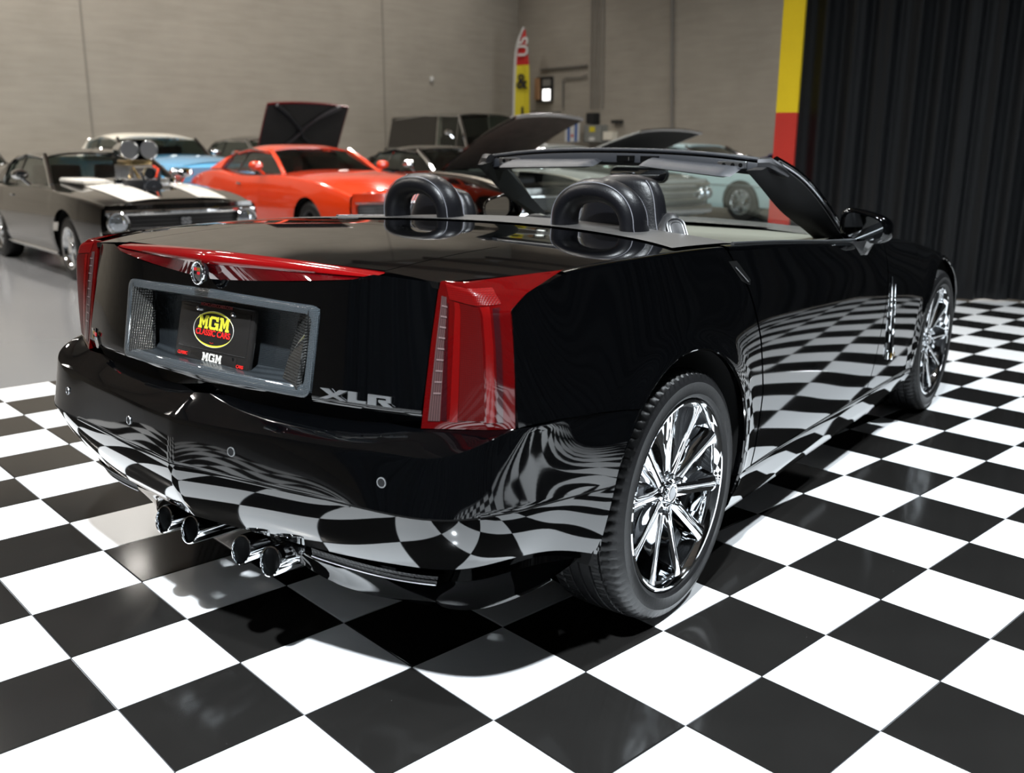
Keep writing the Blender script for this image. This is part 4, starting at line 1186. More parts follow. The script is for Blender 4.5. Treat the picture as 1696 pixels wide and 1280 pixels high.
# --- cabin
cb = MB(); cb.box((1.05, 0, .24), (1.5, 1.48, .02)); cb.grid([[(.50, y, z) for y in np.linspace(-.74, .74, 5)] for z in (.25, .9)]); cb.grid([[(1.82, y, z) for y in np.linspace(-.74, .74, 5)] for z in (.25, .87)])
for s in (-1, 1): cb.grid([[(x, s * .745, z) for x in (.45, 1.85)] for z in (.25, .80)])
cb.build('cabin_tub', M['carpet'], CAR, smooth=False)
ds = MB(); G = []
for y in np.linspace(-.715, .715, 40):
    hump = .018 * math.exp(-((y - .36) / .17) ** 2)
    G.append([(x, y, z + hump * k) for x, z, k in ((1.86 - .16 * abs(y / .72) ** 2, .905, .2), (1.60, .913, .5), (1.42, .906, 1), (1.34, .888, 1), (1.315, .86, 1), (1.33, .80, .3), (1.40, .62, 0), (1.55, .40, 0))])
ds.grid(G); DS = ds.build('dashboard', M['dash'], CAR, ang=45)
dl = MB(); dl.grid([[(p[0] - .004, p[1], p[2] - .002) for p in r[4:]] for r in G]); dl.build('dash_lower', M['leather2'], DS)
tn = MB(); tn.rbox((1.0, 0, .50), (1.0, .26, .40), .04); tn.build('centre_console', M['leather2'], CAR)
sw = MB(); rot = Matrix.Rotation(R(70), 3, 'Y')
sw.tube([tuple(Vector((1.17, .36, .80)) + Matrix.Rotation(R(-22), 3, 'Y') @ Vector((0, .18 * math.cos(t), .18 * math.sin(t)))) for t in np.linspace(0, 2 * PI, 40)[:-1]], .014, 10, closed=True)
sw.tube([(1.18, .36, .80), (1.40, .36, .74)], .05, 12); sw.box((1.175, .36, .80), (.03, .30, .05)); sw.build('steering_wheel', M['leather'], CAR)
def seat(s, yc, dz):
    S = empty('seat_root'); bpy.data.objects.remove(S)
    lv = [(.46, .255, .50, .17), (.62, .265, .53, .17), (.78, .255, .56, .16), (.88, .225, .580, .150), (.95, .190, .590, .135), (1.00, .166, .595, .125), (1.05, .152, .600, .120), (1.10, .138, .604, .112), (1.135, .118, .606, .10), (1.155, .088, .606, .08), (1.166, .045, .606, .05)]
    sp = NS([l[0] for l in lv], np.array(lv)[:, 1:])
    G = []
    for z in np.r_[np.linspace(.46, 1.10, 22), np.linspace(1.11, 1.166, 10)]:
        hw, xc, th = sp(z); row = []
        for q in np.linspace(0, 2 * PI, 33)[:-1]:
            cx_, sy_ = math.cos(q), math.sin(q); e = 2.6
            row.append((xc + th / 2 * math.copysign(abs(cx_) ** (2 / e), cx_), yc + hw * math.copysign(abs(sy_) ** (2 / e), sy_), z))
        G.append(row)
    mb = MB(); mb.grid(G, closed_v=True); mb.add(G[-1], [tuple(range(32))]); se = mb.build('seat', M['leather'], CAR, ang=70); se.location.z = dz
    cu = MB(); cu.rbox((.92, yc, .44), (.55, .50, .16), .06); cu.build('seat_cushion', M['leather'], se, ang=60)
    for yo in (-1, 1):
        stl = MB(); P = []
        for z in np.linspace(.90, 1.15, 18):
            hw, xc, th = sp(z); P.append((xc - th * .38, yc + yo * (hw * .93), z))
        stl.tube(P, .0016, 5); stl.build('seat_seam', M['stitch'], se)
        # shoulder pod with speaker grille
        pd = MB(); base = Vector((.585, yc + yo * .185, .965))
        G2 = []
        for z, k in ((.90, 1.15), (.95, 1.0), (1.00, .74), (1.035, .45), (1.048, .2)):
            ring = []
            for q in np.linspace(0, 2 * PI, 19)[:-1]:
                ring.append((.575 + .075 * k * math.cos(q) + (z - .9) * .25, yc + yo * (.178 + .055 * k * math.sin(q) * 1.0 - (z - .95) * .12), z))
            G2.append(ring)
        pd.grid(G2, closed_v=True); pd.add(G2[-1], [tuple(range(18))]); pd.build('shoulder_pod', M['plastic'], se, ang=60)
        if yo == s:
            fx = Matrix.Translation((.605, yc + yo * .226, .985)) @ Matrix.Rotation(R(-18) * yo * -1, 4, 'Z') @ Matrix.Rotation(R(90 - 0) , 4, 'Y') @ Matrix.Rotation(R(28) * yo * 1, 4, 'X')
            nrm_ = Vector((-.55, yo * .62, .56)).normalized(); upv = Vector((-.1, 0, 1)); rt_ = upv.cross(nrm_).normalized(); upv = nrm_.cross(rt_); p_ = Vector((.560, yc + yo * .222, .985))
            fm = Matrix(((rt_.x, upv.x, nrm_.x, p_.x), (rt_.y, upv.y, nrm_.y, p_.y), (rt_.z, upv.z, nrm_.z, p_.z), (0, 0, 0, 1)))
            ringm = MB(); ringm.rbox((0, 0, 0), (.066, .110, .016), .026); o = ringm.build('speaker_bezel', M['plastic'], se); o.matrix_local = fm
            for w_, h_, r_ in ((.060, .104, .024), (.044, .080, .018)):
                tr = MB(); P = [(sx * (w_ / 2 - r_) + r_ * math.cos(a), sy * (h_ / 2 - r_) + r_ * math.sin(a), .0085) for sx, sy, a0 in ((1, 1, 0), (-1, 1, PI / 2), (-1, -1, PI), (1, -1, 1.5 * PI)) for a in [a0 + PI / 2 * k_ / 5 for k_ in range(6)]]
                tr.tube(P, .0022, 6, closed=True); o2 = tr.build('speaker_ring', M['satin'], se); o2.matrix_local = fm
            gm = MB(); gm.rbox((0, 0, .007), (.042, .078, .006), .017); o2 = gm.build('speaker_grille', M['speaker'], se); o2.matrix_local = fm
M['speaker'] = grid_lens_mat('speaker_mesh', (.06, .06, .065), .5, 300, .6, coat=0, dark=.3)
seat(-1, -.345, 0); seat(1, .45, -.065)
def hoop(yc):
    P = []; hw = .128; z0, zt = .935, 1.122
    P = [(.435, yc - hw - .006, z0 - .02), (.43, yc - hw - .004, .985)]
    for t in np.linspace(PI, 0, 26):
        c, s_ = math.cos(t), math.sin(t); P.append((.42 - .01 * s_, yc + hw * math.copysign(abs(c) ** .9, c), 1.01 + (zt - 1.01) * abs(s_) ** .86))
    P += [(.43, yc + hw + .004, .985), (.435, yc + hw + .006, z0 - .02)]
    Pc = crv(P, 60)
    mb = MB(); mb.tube([tuple(p) for p in Pc], .0375, 16, sx=1.55, up=(0, -1, 0)); h = mb.build('roll_hoop', M['leather'], CAR, ang=70)
    cen = np.array([.42, yc, 1.0])
    for dx in (-.045, .045):
        st = MB(); Q = []
        for p in Pc:
            d = p - cen; d[0] = 0; d /= np.linalg.norm(d); Q.append(tuple(p + np.array([dx, 0, 0]) + d * .0255))
        st.tube(Q, .0016, 5); st.build('hoop_stitching', M['stitch'], h)
hoop(-.358); hoop(.392)

# --- door mirrors
def door_mirror(s):
    G = []
    for u, k in ((-.045, .80), (-.04, .93), (-.03, .99), (0, 1.0), (.04, .92), (.07, .70), (.085, .35)):
        row = []
        for q in np.linspace(0, 2 * PI, 29)[:-1]:
            c, d = math.cos(q), math.sin(q); e = 3.2
            y = .097 * math.copysign(abs(c) ** (2 / e), c); z = .060 * math.copysign(abs(d) ** (2 / e), d) * (1 - .16 * (y / .097))
            row.append((1.525 + u, s * (.870 + y * k), .967 + z * k + .012 * (y / .097) * -1))
        G.append(row)
    mb = MB(); mb.grid(G, closed_v=True); mb.add(G[-1], [tuple(range(28))]); mb.add(G[0], [tuple(range(27, -1, -1))]); m = mb.build('door_mirror', PB, CAR, ang=45)
    g = MB(); row = [(1.4785, s * (.870 + (p[1] * s - .870) * .93), .967 + (p[2] - .967) * .93) for p in G[0]]; g.add(row, [tuple(range(27, -1, -1))]); g.build('mirror_glass', M['mirror'], m, smooth=False)
    ft = MB(); ft.add([(1.30, s * .845, .918), (1.60, s * .84, .905), (1.42, s * .878, .838), (1.44, s * .90, .925), (1.56, s * .90, .92), (1.50, s * .885, .86)], [(0, 2, 5, 4, 3), (0, 3, 4, 1), (1, 4, 5), (1, 5, 2), (0, 1, 2)]); ft.build('mirror_foot', M['gloss_trim'], m, smooth=False)
both(door_mirror)

# --- bonnet and nose
zho = NS([1.75, 2.1, 2.5, 2.9, 3.2, 3.5], [.925, .915, .88, .80, .70, .57])
G = []
for x in np.linspace(1.80, 3.46, 36):
    ye = float(Yside(x, zsh(x))) - .125; ze = float(zsh(x)) + .013; row = []
    for u in np.linspace(-1, 1, 33): row.append((x, ye * u, ze + (float(zho(x)) - ze) * (1 - abs(u) ** 1.8)))
    G.append(row)
mb = MB(); mb.grid(G); mb.build('bonnet', PB, CAR, ang=60)
G2 = []
for u in np.linspace(-1, 1, 33):
    yt = G[-1][16][1] + u * (float(Yside(3.46, zsh(3.46)))); z0 = float(zsh(3.46)) + (.06) * (1 - u * u)
    bow = .12 * (1 - abs(u) ** 2.5); row = []
    for t in np.linspace(0, 1, 8): row.append((3.46 + bow * math.sin(min(1, t * 2.2) * PI / 2) * (1 - .3 * max(0, t - .6)), u * (.60 + .09 * math.sin(PI * t)), z0 * (1 - t) + .19 * t))
    G2.append(row)
mb = MB(); mb.grid(G2); mb.build('front_bumper', PB, CAR, ang=60)
# ================================================================== PARKED CARS OF THE HALL (car space as above, facing +x)
def bg_wheel(parent, x, s, r, w, rim='chrome', spokes=5):
    b = MB(); b.lathe([(r * .62, .5 * w), (r * .80, .52 * w), (r * .95, .47 * w), (r, .36 * w), (r, -.36 * w), (r * .95, -.47 * w), (r * .80, -.52 * w), (r * .64, -.5 * w), (r * .62, -.42 * w)], 'y', n=36)
    t = b.build('wheel', M['rubber'], parent, ang=50); t.location = (x, s * 0, r)
    d = MB(); d.lathe([(r * .66, -.47 * w), (r * .66, -.53 * w), (r * .62, -.52 * w), (r * .58, -.40 * w), (r * .52, -.1 * w), (0, 0)], 'y', n=30); d.build('rim', M[rim], t, ang=40)
    h = MB(); h.lathe([(0, -.50 * w), (r * .16, -.48 * w), (r * .2, -.38 * w), (r * .2, 0)], 'y', n=20); h.build('hub', M[rim], t)
    sm = MB(); sm.box((r * .38, -.36 * w, 0), (r * .5, .10 * w, r * .17)); me = sm.mesh('spoke', M[rim], smooth=False)
    for k in range(spokes):
        o = obj('spoke', me, t); o.rotation_euler = (0, 2 * PI * k / spokes + .3, 0)
    return t

def bg_car(name, label, X, Y, yaw, scale, p, cat='car'):
    T = empty(name, (X, Y, -.012), R(yaw)); T.scale = (scale,) * 3; tag(T, label, cat)
    wb, fo, ro, hw = p['wb'], p['fo'], p['ro'], p['hw']; xf, xr = wb + fo, -ro
    r = p.get('r', .33); ar = p.get('ar', r + .05); zb = p.get('zb', .22)
    belt = NS(*zip(*p['belt'])); bz = lambda x: float(belt(x))
    tf, tr_ = p.get('tf', .10), p.get('tr', .12)
    def plan(x):
        k = 1.0
        if x > wb - .1: k -= tf * ((x - wb + .1) / (fo + .1)) ** 2
        if x < .1: k -= tr_ * ((.1 - x) / (ro + .1)) ** 2
        return hw * k
    def Y_(x, z):
        zt = bz(x); zm = p.get('zm', .62); v = (z - zm)
        return plan(x) - (.07 * (v / (zt - zm + .12)) ** 2 if v > 0 else .07 * (v / (zm - zb)) ** 2)
    pm = M[p['paint']]
    def arch_cols():
        out = []
        pts = [xr] + list(np.linspace(xr + .02, -ar - .02, 6)) + [-ar - .001]
        out += [(x, zb + (.08 if x < -ar else 0)) for x in pts]
        out += [(-ar * math.cos(t), r + ar * math.sin(t)) for t in np.linspace(.02, PI - .02, 18)]
        out += [(x, zb) for x in np.linspace(ar + .001, wb - ar - .001, 14)]
        out += [(wb - ar * math.cos(t), r + ar * math.sin(t)) for t in np.linspace(.02, PI - .02, 18)]
        out += [(x, zb + .03) for x in np.linspace(wb + ar + .001, xf, 8)]
        return out
    for s in (-1, 1):
        G = []
        for x, z0 in arch_cols():
            zt = bz(x); z0 = min(z0, zt - .06); row = [(x, s * Y_(x, z), z) for z in np.linspace(z0, zt - .03, 14)]
            row += [(x, s * (Y_(x, zt) - .0), zt - .010), (x, s * (Y_(x, zt) - .03), zt), (x, s * (Y_(x, zt) - .10), zt + .004)]
            G.append(row)
        m = MB(); m.grid(G); sd = m.build('body_side', pm, T, ang=45)
        if p.get('handle', 1):
            hd = MB(); hx = p.get('hx', wb * .33); hd.rbox((hx, s * (Y_(hx, bz(hx) - .10) + .012), bz(hx) - .10), (.12, .02, .022), .008); hd.build('door_handle', M['chrome'], sd)
        if p.get('chrome_sill'):
            cs = MB(); cs.tube([(x, s * (Y_(x, zb + .03) + .004), zb + .03) for x in np.linspace(ar + .03, wb - ar - .03, 8)], .014, 6); cs.build('sill_trim', M['chrome'], sd)
        for k in ('side_trim',):
            if p.get(k):
                cs = MB(); cs.tube([(x, s * (Y_(x, p[k]) + .004), p[k]) for x in np.linspace(xr + .1, xf - .1, 24)], .010, 6); cs.build('side_trim', M['chrome'], sd)
    # wheels and dark wells
    for x in (0, wb):
        for s in (-1, 1):
            y = s * (hw - p.get('tw', .22) / 2 - .045)
            w = bg_wheel(T, x, s, r, p.get('tw', .22), p.get('rim', 'chrome')); w.location = (x, y, r)
            if s > 0: w.rotation_euler = (0, 0, PI)
            wl_ = MB(); wl_.grid([[(x + ar * math.cos(t), s * (hw - .05), r + ar * math.sin(t)), (x + ar * math.cos(t), s * (hw - .45), r + ar * math.sin(t)), (x, s * (hw - .46), r)] for t in np.linspace(-.3, PI + .3, 16)]); wl_.build('wheel_well', M['liner'], T)
    fl = MB(); fl.box((wb / 2, 0, zb + .02), (wb + .6, hw * 1.5, .06)); fl.build('underbody', M['liner'], T, smooth=False)
    xc, zc = p['cowl']; xq, zq = p['back']
    crown = p.get('crown', .05)
    def top(x0, x1, nx, dz=0.0, yk=1.0, u0=-1, u1=1, nu=21):
        G = []
        for x in np.linspace(x0, x1, nx):
            ye = (Y_(x, bz(x)) - .09) * yk; row = []
            for u in np.linspace(u0, u1, nu): row.append((x, ye * u, bz(x) + .004 + dz + crown * (1 - abs(u) ** 2.2) * p.get('hk', 1.0)))
            G.append(row)
        return G
    ang = p.get('hood_open', 0)
    hg = top(xc + .02, xc + p['hood_len'] if p.get('hood_len') else xf - .03, 16, yk=p.get('hood_k', 1.0))
    if ang:
        Rm = Matrix.Translation((xc, 0, zc)) @ Matrix.Rotation(R(-ang), 4, 'Y') @ Matrix.Translation((-xc, 0, -zc))
        hgr = [[tuple(Rm @ Vector(q)) for q in row] for row in hg]
        m = MB(); m.grid(hgr); H = m.build('hood', pm, T, ang=60)
        un = [[tuple(Rm @ (Vector(q) - Vector((0, 0, .025)))) for q in row] for row in hg]
        m = MB(); m.grid(un); m.build('hood_underside', M[p.get('under', 'underhood')], H, ang=60)
        for e0, e1 in ((hgr[-1], un[-1]),):
            m = MB(); m.tube([tuple((Vector(a) + Vector(b)) / 2) for a, b in zip(e0, e1)], .022, 8); m.build('hood_edge', M[p.get('edge', 'chrome')], H)
        for c_ in (0, -1):
            m = MB(); m.tube([tuple((Vector(a[c_]) + Vector(b[c_])) / 2) for a, b in zip(hgr, un)], .016, 6); m.build('hood_rim', pm, H)
        if p.get('brace'):
            nh = len(un)
            for sg in (-1, 1):
                m = MB(); m.tube([tuple(Vector(un[i][10 + int(sg * (8 - 16 * i / (nh - 1)))]) + Vector((.03, 0, -.02))) for i in range(0, nh, 3)], .04, 6); m.build('hood_brace', M['engine'], H)
        eb = MB(); eb.box(((xc + xf) / 2 - .1, 0, .60), (xf - xc - .4, hw * 1.45, .3)); eb.rbox(((xc + xf) / 2 - .15, 0, .80), (.7, .5, .16), .05); eb.build('engine_bay', M['engine'], T, smooth=False)
        ac = MB(); ac.lathe([(0, .95), (.2, .95), (.21, .93), (.21, .88), (0, .88)], n=24); o = ac.build('air_cleaner', M['chrome'], T); o.location = ((xc + xf) / 2 - .2, 0, 0)
        fr = MB(); fr.grid(top(xf - .16, xf - .01, 4, yk=1.0)); fr.build('nose_panel', pm, T, ang=60)
    else:
        m = MB(); m.grid(hg); H = m.build('hood', pm, T, ang=60)
        for (u0, u1) in p.get('stripes', ()):
            m = MB(); m.shell(top(xc + .06, xf - .05, 16, .004, 1.0, u0, u1, 6), .004); m.build('hood_stripe', M['white_paint'], H, ang=60)
    m = MB(); m.grid(top(xr + .02, xq, 10)); m.build('trunk_lid', pm, T, ang=60)
    # front and rear faces
    def face(x, sg, z0, z1, bow, nm, mat, par, dx=0.0, ins=.0, nz=6, k0=-1, k1=1):
        G = []
        for z in np.linspace(z0, z1, nz):
            G.append([(x + sg * (bow * (1 - (u) ** 2) + dx), (Y_(x, min(z, bz(x))) - .03 - ins) * u, z) for u in np.linspace(k0, k1, 17)])
        mm = MB(); mm.grid(G); return mm.build(nm, mat, par, ang=50)
    zf = bz(xf) + .01; fbow = p.get('fbow', .06)
    FP = face(xf - .01, 1, zb + .05, zf + .01, fbow, 'front_panel', pm, T)
    face(xr + .01, -1, zb + .10, bz(xr) + .02, .05, 'rear_panel', pm, T)
    cv = MB(); cv.grid([[(xf - .01 + fbow * (1 - u * u), (Y_(xf, zf) - .03) * u, zf + .01) for u in np.linspace(-1, 1, 17)], [(xf - .06, (Y_(xf, zf) - .09) * u, bz(xf - .03) + .004 + crown * (1 - abs(u) ** 2.2) * p.get('hk', 1.0)) for u in np.linspace(-1, 1, 17)]]); cv.build('header_panel', pm, FP, ang=60)
    gz0, gz1, gk = p.get('grille', (.48, .66, .92))
    face(xf - .01, 1, gz0, gz1, fbow, 'grille', M[p.get('grille_mat', 'grille_dark')], T, .012, .03, 4, -gk, gk)
    def bar(z, rad, nm, mat, xo=.03, k=1.0, sx=1.0, x=xf, sg=1, bow=fbow):
        mm = MB(); mm.tube([(x + sg * (bow * (1 - u * u) + xo), (Y_(x, .5)) * u * k, z) for u in np.linspace(-1, 1, 21)], rad, 10, sx=sx, up=(0, 0, 1)); return mm.build(nm, M[mat], T)
    for z, rad in p.get('bars', ((gz1 + .015, .016), (gz0 - .015, .016))): bar(z, rad, 'grille_bar', 'chrome', .015, gk)
    bar(p.get('bump_z', .42), p.get('bump_r', .065), 'front_bumper', 'chrome', .04, 1.03, .55)
    bar(.45, .06, 'rear_bumper', 'chrome', .03, 1.03, .55, xr, -1, .05)
    for ly in p.get('lamps', (.66,)):
        for s in (-1, 1):
            lz = p.get('lamp_z', .57); lr = p.get('lamp_r', .085); lx = xf + fbow * (1 - (ly / hw) ** 2) + .035
            m = MB(); m.lathe([(0, .035), (lr * .6, .03), (lr * .95, .012), (lr, 0)], 'x', n=24); L_ = m.build('headlamp', M['lamp_glass'], T); L_.location = (lx, s * ly, lz)
            m = MB(); m.lathe([(lr * .97, .016), (lr * 1.1, .026), (lr * 1.22, .012), (lr * 1.24, -.02)], 'x', n=24); m.build('headlamp_ring', M[p.get('ring', 'chrome')], L_)
    # greenhouse
    (xt, zt), (xr2, zr2) = p['wtop'], p['rtop']; hb, ht = p.get('hb', hw - .20), p.get('ht', hw - .33)
    rm = M[p.get('roof_paint', p['paint'])]
    G = []
    for t in np.linspace(0, 1, 14):
        x = xt + (xr2 - xt) * t; z = zt + (zr2 - zt) * t + p.get('roof_crown', .05) * math.sin(PI * min(1, max(0, t)) * .9 + .15); row = []
        for u in np.linspace(-1, 1, 21): row.append((x, (ht + .03) * math.copysign(abs(u) ** .9, u), z - .07 * abs(u) ** 3.5))
        G.append(row)
    m = MB(); m.shell(G, -.025); RF = m.build('roof', rm, T, ang=60)
    def strip(a0, a1, b0, b1, nm, mat, th=.012, n=6, par=T, bul=0.0):
        A = []
        for t in np.linspace(0, 1, n):
            pa = np.array(a0) * (1 - t) + np.array(a1) * t; pb = np.array(b0) * (1 - t) + np.array(b1) * t; row = []
            for q in np.linspace(0, 1, 9): row.append(tuple(pa * (1 - q) + pb * q + np.array([bul * (4 * q * (1 - q)), 0, 0])))
            A.append(row)
        mm = MB(); mm.shell(A, th); return mm.build(nm, mat, par, ang=60)
    zb_ = lambda x: bz(x) + .005
    ze = zt - .02; zre = zr2 - .02
    strip((xc, -hb, zc), (xt, -ht, ze), (xc, hb, zc), (xt, ht, ze + .0), 'windscreen', M['glass_bg'], .006, 6, T, .10)
    if p.get('rear_glass', 1): strip((xq, -hb, zq), (xr2, -ht, zre), (xq, hb, zq), (xr2, ht, zre), 'rear_window', M['glass_bg'], .006, 6, T, -.06)
    wsx = p.get('win_rear', (xq + xr2) / 2 + .15)
    for s in (-1, 1):
        ap = MB(); ap.tube([(xc, s * hb, zc - .02), (xc * .5 + xt * .5 + .01, s * (hb + ht) / 2, (zc + ze) / 2 + .01), (xt, s * ht, ze + .015), ], .030, 8); ap.build('pillar', M[p.get('pillar', 'chrome')], T)
        ws = MB(); ws.tube([(xt - .01, s * (ht + .025), ze - .015), ((xt + wsx) / 2, s * (ht + .03), (ze + zre) / 2 + .035), (wsx + .05, s * (ht + .02), zre - .03)], .012, 6); ws.build('drip_rail', M['chrome'], T)
        bs = MB(); bs.tube([(x, s * (hb + .015), zb_(x)) for x in np.linspace(xc, wsx - .15, 8)], .012, 6); bs.build('belt_trim', M['chrome'], T)
        if p.get('panel_van'):
            xd = p['panel_van']
            strip((xd, s * hb, zb_(xd)), (xd, s * ht, zt), (xq + .1, s * hb, zb_(0)), (xr2 + .02, s * ht, zr2 + .0), 'van_side', rm, .02)
            strip((xc - .08, s * hb, zb_(xc)), (xt - .04, s * ht, ze), (xd + .05, s * hb, zb_(xd)), (xd + .05, s * ht, ze + .02), 'side_window', M['glass_bg'], .006)
            wp = MB(); wp.tube([(xc - .35, s * (hb + .005), zc), (xt + .02, s * ht, ze)], .012, 6); wp.build('quarter_light_frame', M['chrome'], T)
        else:
            strip((xc - .06, s * hb, zb_(xc)), (xt - .03, s * ht, ze - .01), (wsx - .12, s * hb, zb_(wsx)), (wsx + .06, s * ht, zre - .02), 'side_window', M['glass_bg'], .006)
            # rear pillar
            strip((wsx - .12, s * (hb + .01), zb_(wsx)), (wsx + .06, s * (ht + .012), zre - .0), (xq - .02, s * (hb + .005), zq), (xr2, s * (ht + .01), zre + .01), 'rear_pillar', rm, .03)
            if p.get('vent_bar', 1):
                xm = wsx + .42; vb = MB(); vb.tube([(xm - .05, s * (hb + .004), zb_(xm)), (xm + .08, s * (ht + .004), (ze + zre) / 2)], .011, 6); vb.build('window_bar', M['chrome'], T)
        if p.get('mirror', 1):
            mx = xc - .30; mi = MB(); mi.lathe([(0, .05), (.05, .045), (.075, .02), (.08, -.02), (0, -.025)], 'x', n=18); mo = mi.build('door_mirror', M[p.get('mirror_mat', 'chrome')], T); mo.location = (mx, s * (hb + .24), zc + p.get('mz', .10)); mo.scale = (1, 1.15, .75)
            ma = MB(); ma.tube([(0, 0, -.03), (.03, -s * .09 / 1.15, -.15)], .02, 6); ma.build('mirror_arm', M[p.get('mirror_mat', 'chrome')], mo)
    # cabin: bench, seats, dash
    cbx = MB(); cbx.box(((xc + xq) / 2, 0, zc - .28), (abs(xc - xq) * .9, hb * 1.9, .30)); cbx.build('cabin_floor', M['bg_interior'], T, smooth=False)
    for s in (-1, 1):
        st = MB(); st.rbox((xc - 1.0, s * hb * .5, zc - .02), (.16, hb * .75, .42), .05); st.build('seat', M['bg_interior'], T)
    da = MB(); da.rbox((xc - .28, 0, zc - .10), (.35, hb * 1.9, .18), .05); da.build('dashboard', M['bg_interior'], T)
    return T, dict(xf=xf, top=top, bz=bz, Y=Y_, xc=xc, zc=zc)
M['glass_bg'] = glass_mat('parked_car_glass', (.55, .60, .58))
M['grille_dark'] = grid_lens_mat('grille_dark', (.035, .035, .038), .4, 26, .8, coat=0, dark=.15, axes=('Z',))
M['grille_silver'] = grid_lens_mat('grille_silver', (.55, .58, .58), .2, 22, 1.0, coat=0, metal=.9, dark=.2, axes=('Z',))

coupe = dict(wb=2.82, fo=.90, ro=1.10, hw=.92, paint='bg_black', belt=[(-1.1, .80), (-.5, .90), (.3, .91), (1.2, .93), (1.9, .945), (2.4, .925), (3.0, .89), (3.72, .80)],
             cowl=(1.88, .965), back=(-.42, .94), wtop=(1.28, 1.275), rtop=(.22, 1.265), zb=.22, r=.33)
# black coupe with white stripes and blower
nova, K = bg_car('muscle_car', 'black muscle car with white hood stripes and chrome blower engine through its hood', 2.979, 8.406, -91.7, .894,
     dict(coupe, stripes=((-.72, -.28), (.28, .72)), lamps=(.68,), lamp_z=.645, lamp_r=.095, grille=(.575, .715, .95), bump_z=.50, bump_r=.08, bars=((.745, .030), (.555, .022)), tw=.22, chrome_sill=1, mz=.10, crown=.06, r=.335, ar=.41))
ss = obj('badge', text_mesh('SS', .09, M['satin'], .006, .004, sx=1.25), nova); ss.matrix_local = Matrix.Translation((K['xf'] + .085, 0, .645)) @ Matrix(((0, 0, 1, 0), (1, 0, 0, 0), (0, 1, 0, 0), (0, 0, 0, 1)))
# blower engine standing through the hood
def blower(car):
    E_ = MB(); E_.rbox((2.55, 0, .93), (.62, .50, .22), .03); en = E_.build('engine_block', M['satin'], car)
    b = MB(); b.rbox((2.50, 0, 1.085), (.52, .27, .17), .05)
    for i in range(9): b.box((2.28 + i * .055, 0, 1.09), (.014, .29, .18))
    b.build('supercharger', M['satin'], en, ang=40)
    b = MB(); b.rbox((2.50, 0, 1.20), (.42, .26, .07), .03); b.build('carburettor_plate', M['brass'], en)
    for y in (-.16, .16):
        v = MB(); v.rbox((2.55, y * 1.75, 1.00), (.52, .13, .09), .03, rot=None); v.build('valve_cover', M['chrome'], en)
        for i in range(4):
            p_ = MB(); p_.tube([(2.36 + i * .12, y * 1.4, 1.02), (2.36 + i * .12, y * 1.9, .99), (2.34 + i * .12, y * 2.2, .90)], .022, 8); p_.build('header_pipe', M['brass'] if i % 2 else M['chrome'], en)
    # air scoop with two big round mouths
    b = MB(); G = []
    for x, k in ((2.26, .55), (2.34, .82), (2.50, .98), (2.66, 1.0)):
        row = []
        for q in np.linspace(0, 2 * PI, 33)[:-1]:
            c, d = math.cos(q), math.sin(q); row.append((x, .215 * k * math.copysign(abs(c) ** .75, c), 1.345 + .095 * k * d * (1 - .12 * math.cos(2 * q))))
        G.append(row)
    b.grid(G, closed_v=True); b.add(G[0], [tuple(range(31, -1, -1))]); b.build('air_scoop', M['chrome'], en)
    for y in (-.105, .105):
        m = MB(); m.lathe([(.100, -.03), (.104, .0), (.100, .012), (.094, 0), (.090, -.02)], 'x', n=28); o = m.build('scoop_mouth', M['chrome'], en); o.location = (2.67, y, 1.345)
        m = MB(); m.lathe([(0, 0), (.092, 0)], 'x', n=28); o2 = m.build('butterfly', M['satin'], en); o2.location = (2.655, y, 1.345)
    # belt drive in front
    m = MB(); m.lathe([(0, .05), (.03, .05), (.035, .03), (.10, .03), (.105, .0), (.10, -.03), (0, -.03)], 'x', n=28); o = m.build('pulley', M['belt'], en); o.location = (2.93, .02, .93)
    m = MB(); m.lathe([(0, .04), (.06, .04), (.065, 0), (.06, -.04), (0, -.04)], 'x', n=24); o = m.build('pulley', M['chrome'], en); o.location = (2.90, 0, 1.10)
    m = MB()
    for sg in (-1, 1): m.box((2.92, sg * .078 + .01, 1.015), (.07, .01, .20), rot=Matrix.Rotation(-sg * .22, 3, 'X'))
    m.build('drive_belt', M['belt'], en, smooth=False)
    for i, (y, z, mm) in enumerate(((-.10, 1.16, 'brass'), (.12, 1.17, 'bg_orange'), (.16, 1.08, 'bg_blue'), (-.15, 1.07, 'brass'))):
        p_ = MB(); p_.tube([(2.72, y, z), (2.80, y * 1.2, z - .03), (2.84, y * .8, z - .12)], .014, 7); p_.build('fuel_line', M[mm], en)
blower(nova)
rc_ = MB(); rc_.rbox((2.15, -.44, 1.005), (.75, .36, .055), .06); rc_.build('hood_bulge', M['white_paint'], nova)

camaro = dict(wb=2.745, fo=.93, ro=1.02, hw=.92, paint='bg_orange', belt=[(-1.02, .80), (-.5, .90), (.1, .945), (.6, .905), (1.2, .90), (1.85, .925), (2.4, .915), (3.0, .87), (3.675, .74)],
              cowl=(1.85, .945), back=(-.38, .94), wtop=(1.25, 1.235), rtop=(.30, 1.22), zb=.20, r=.32, tf=.06)
om, K2 = bg_car('muscle_car', 'bright orange-red fastback muscle car with chrome windscreen frame and body-coloured mirrors', 5.992, 9.04, -92.6, .971,
     dict(camaro, lamps=(), grille=(.46, .64, .93), bars=((.655, .010), (.445, .010)), bump_z=.36, bump_r=.05, pillar='bg_orange', mirror_mat='bg_orange', rim='darkmetal', mz=.09, crown=.06))
for s in (-1, 1):
    lp = MB(); lp.rbox((K2['xf'] + .05, s * .33, .55), (.02, .03, .15), .008); lp.build('grille_post', M['satin'], om)
    dr = MB(); dr.rbox((K2['xf'] + .02, s * .64, .55), (.03, .26, .16), .012); dr.build('lamp_door', M['grille_dark'], om)
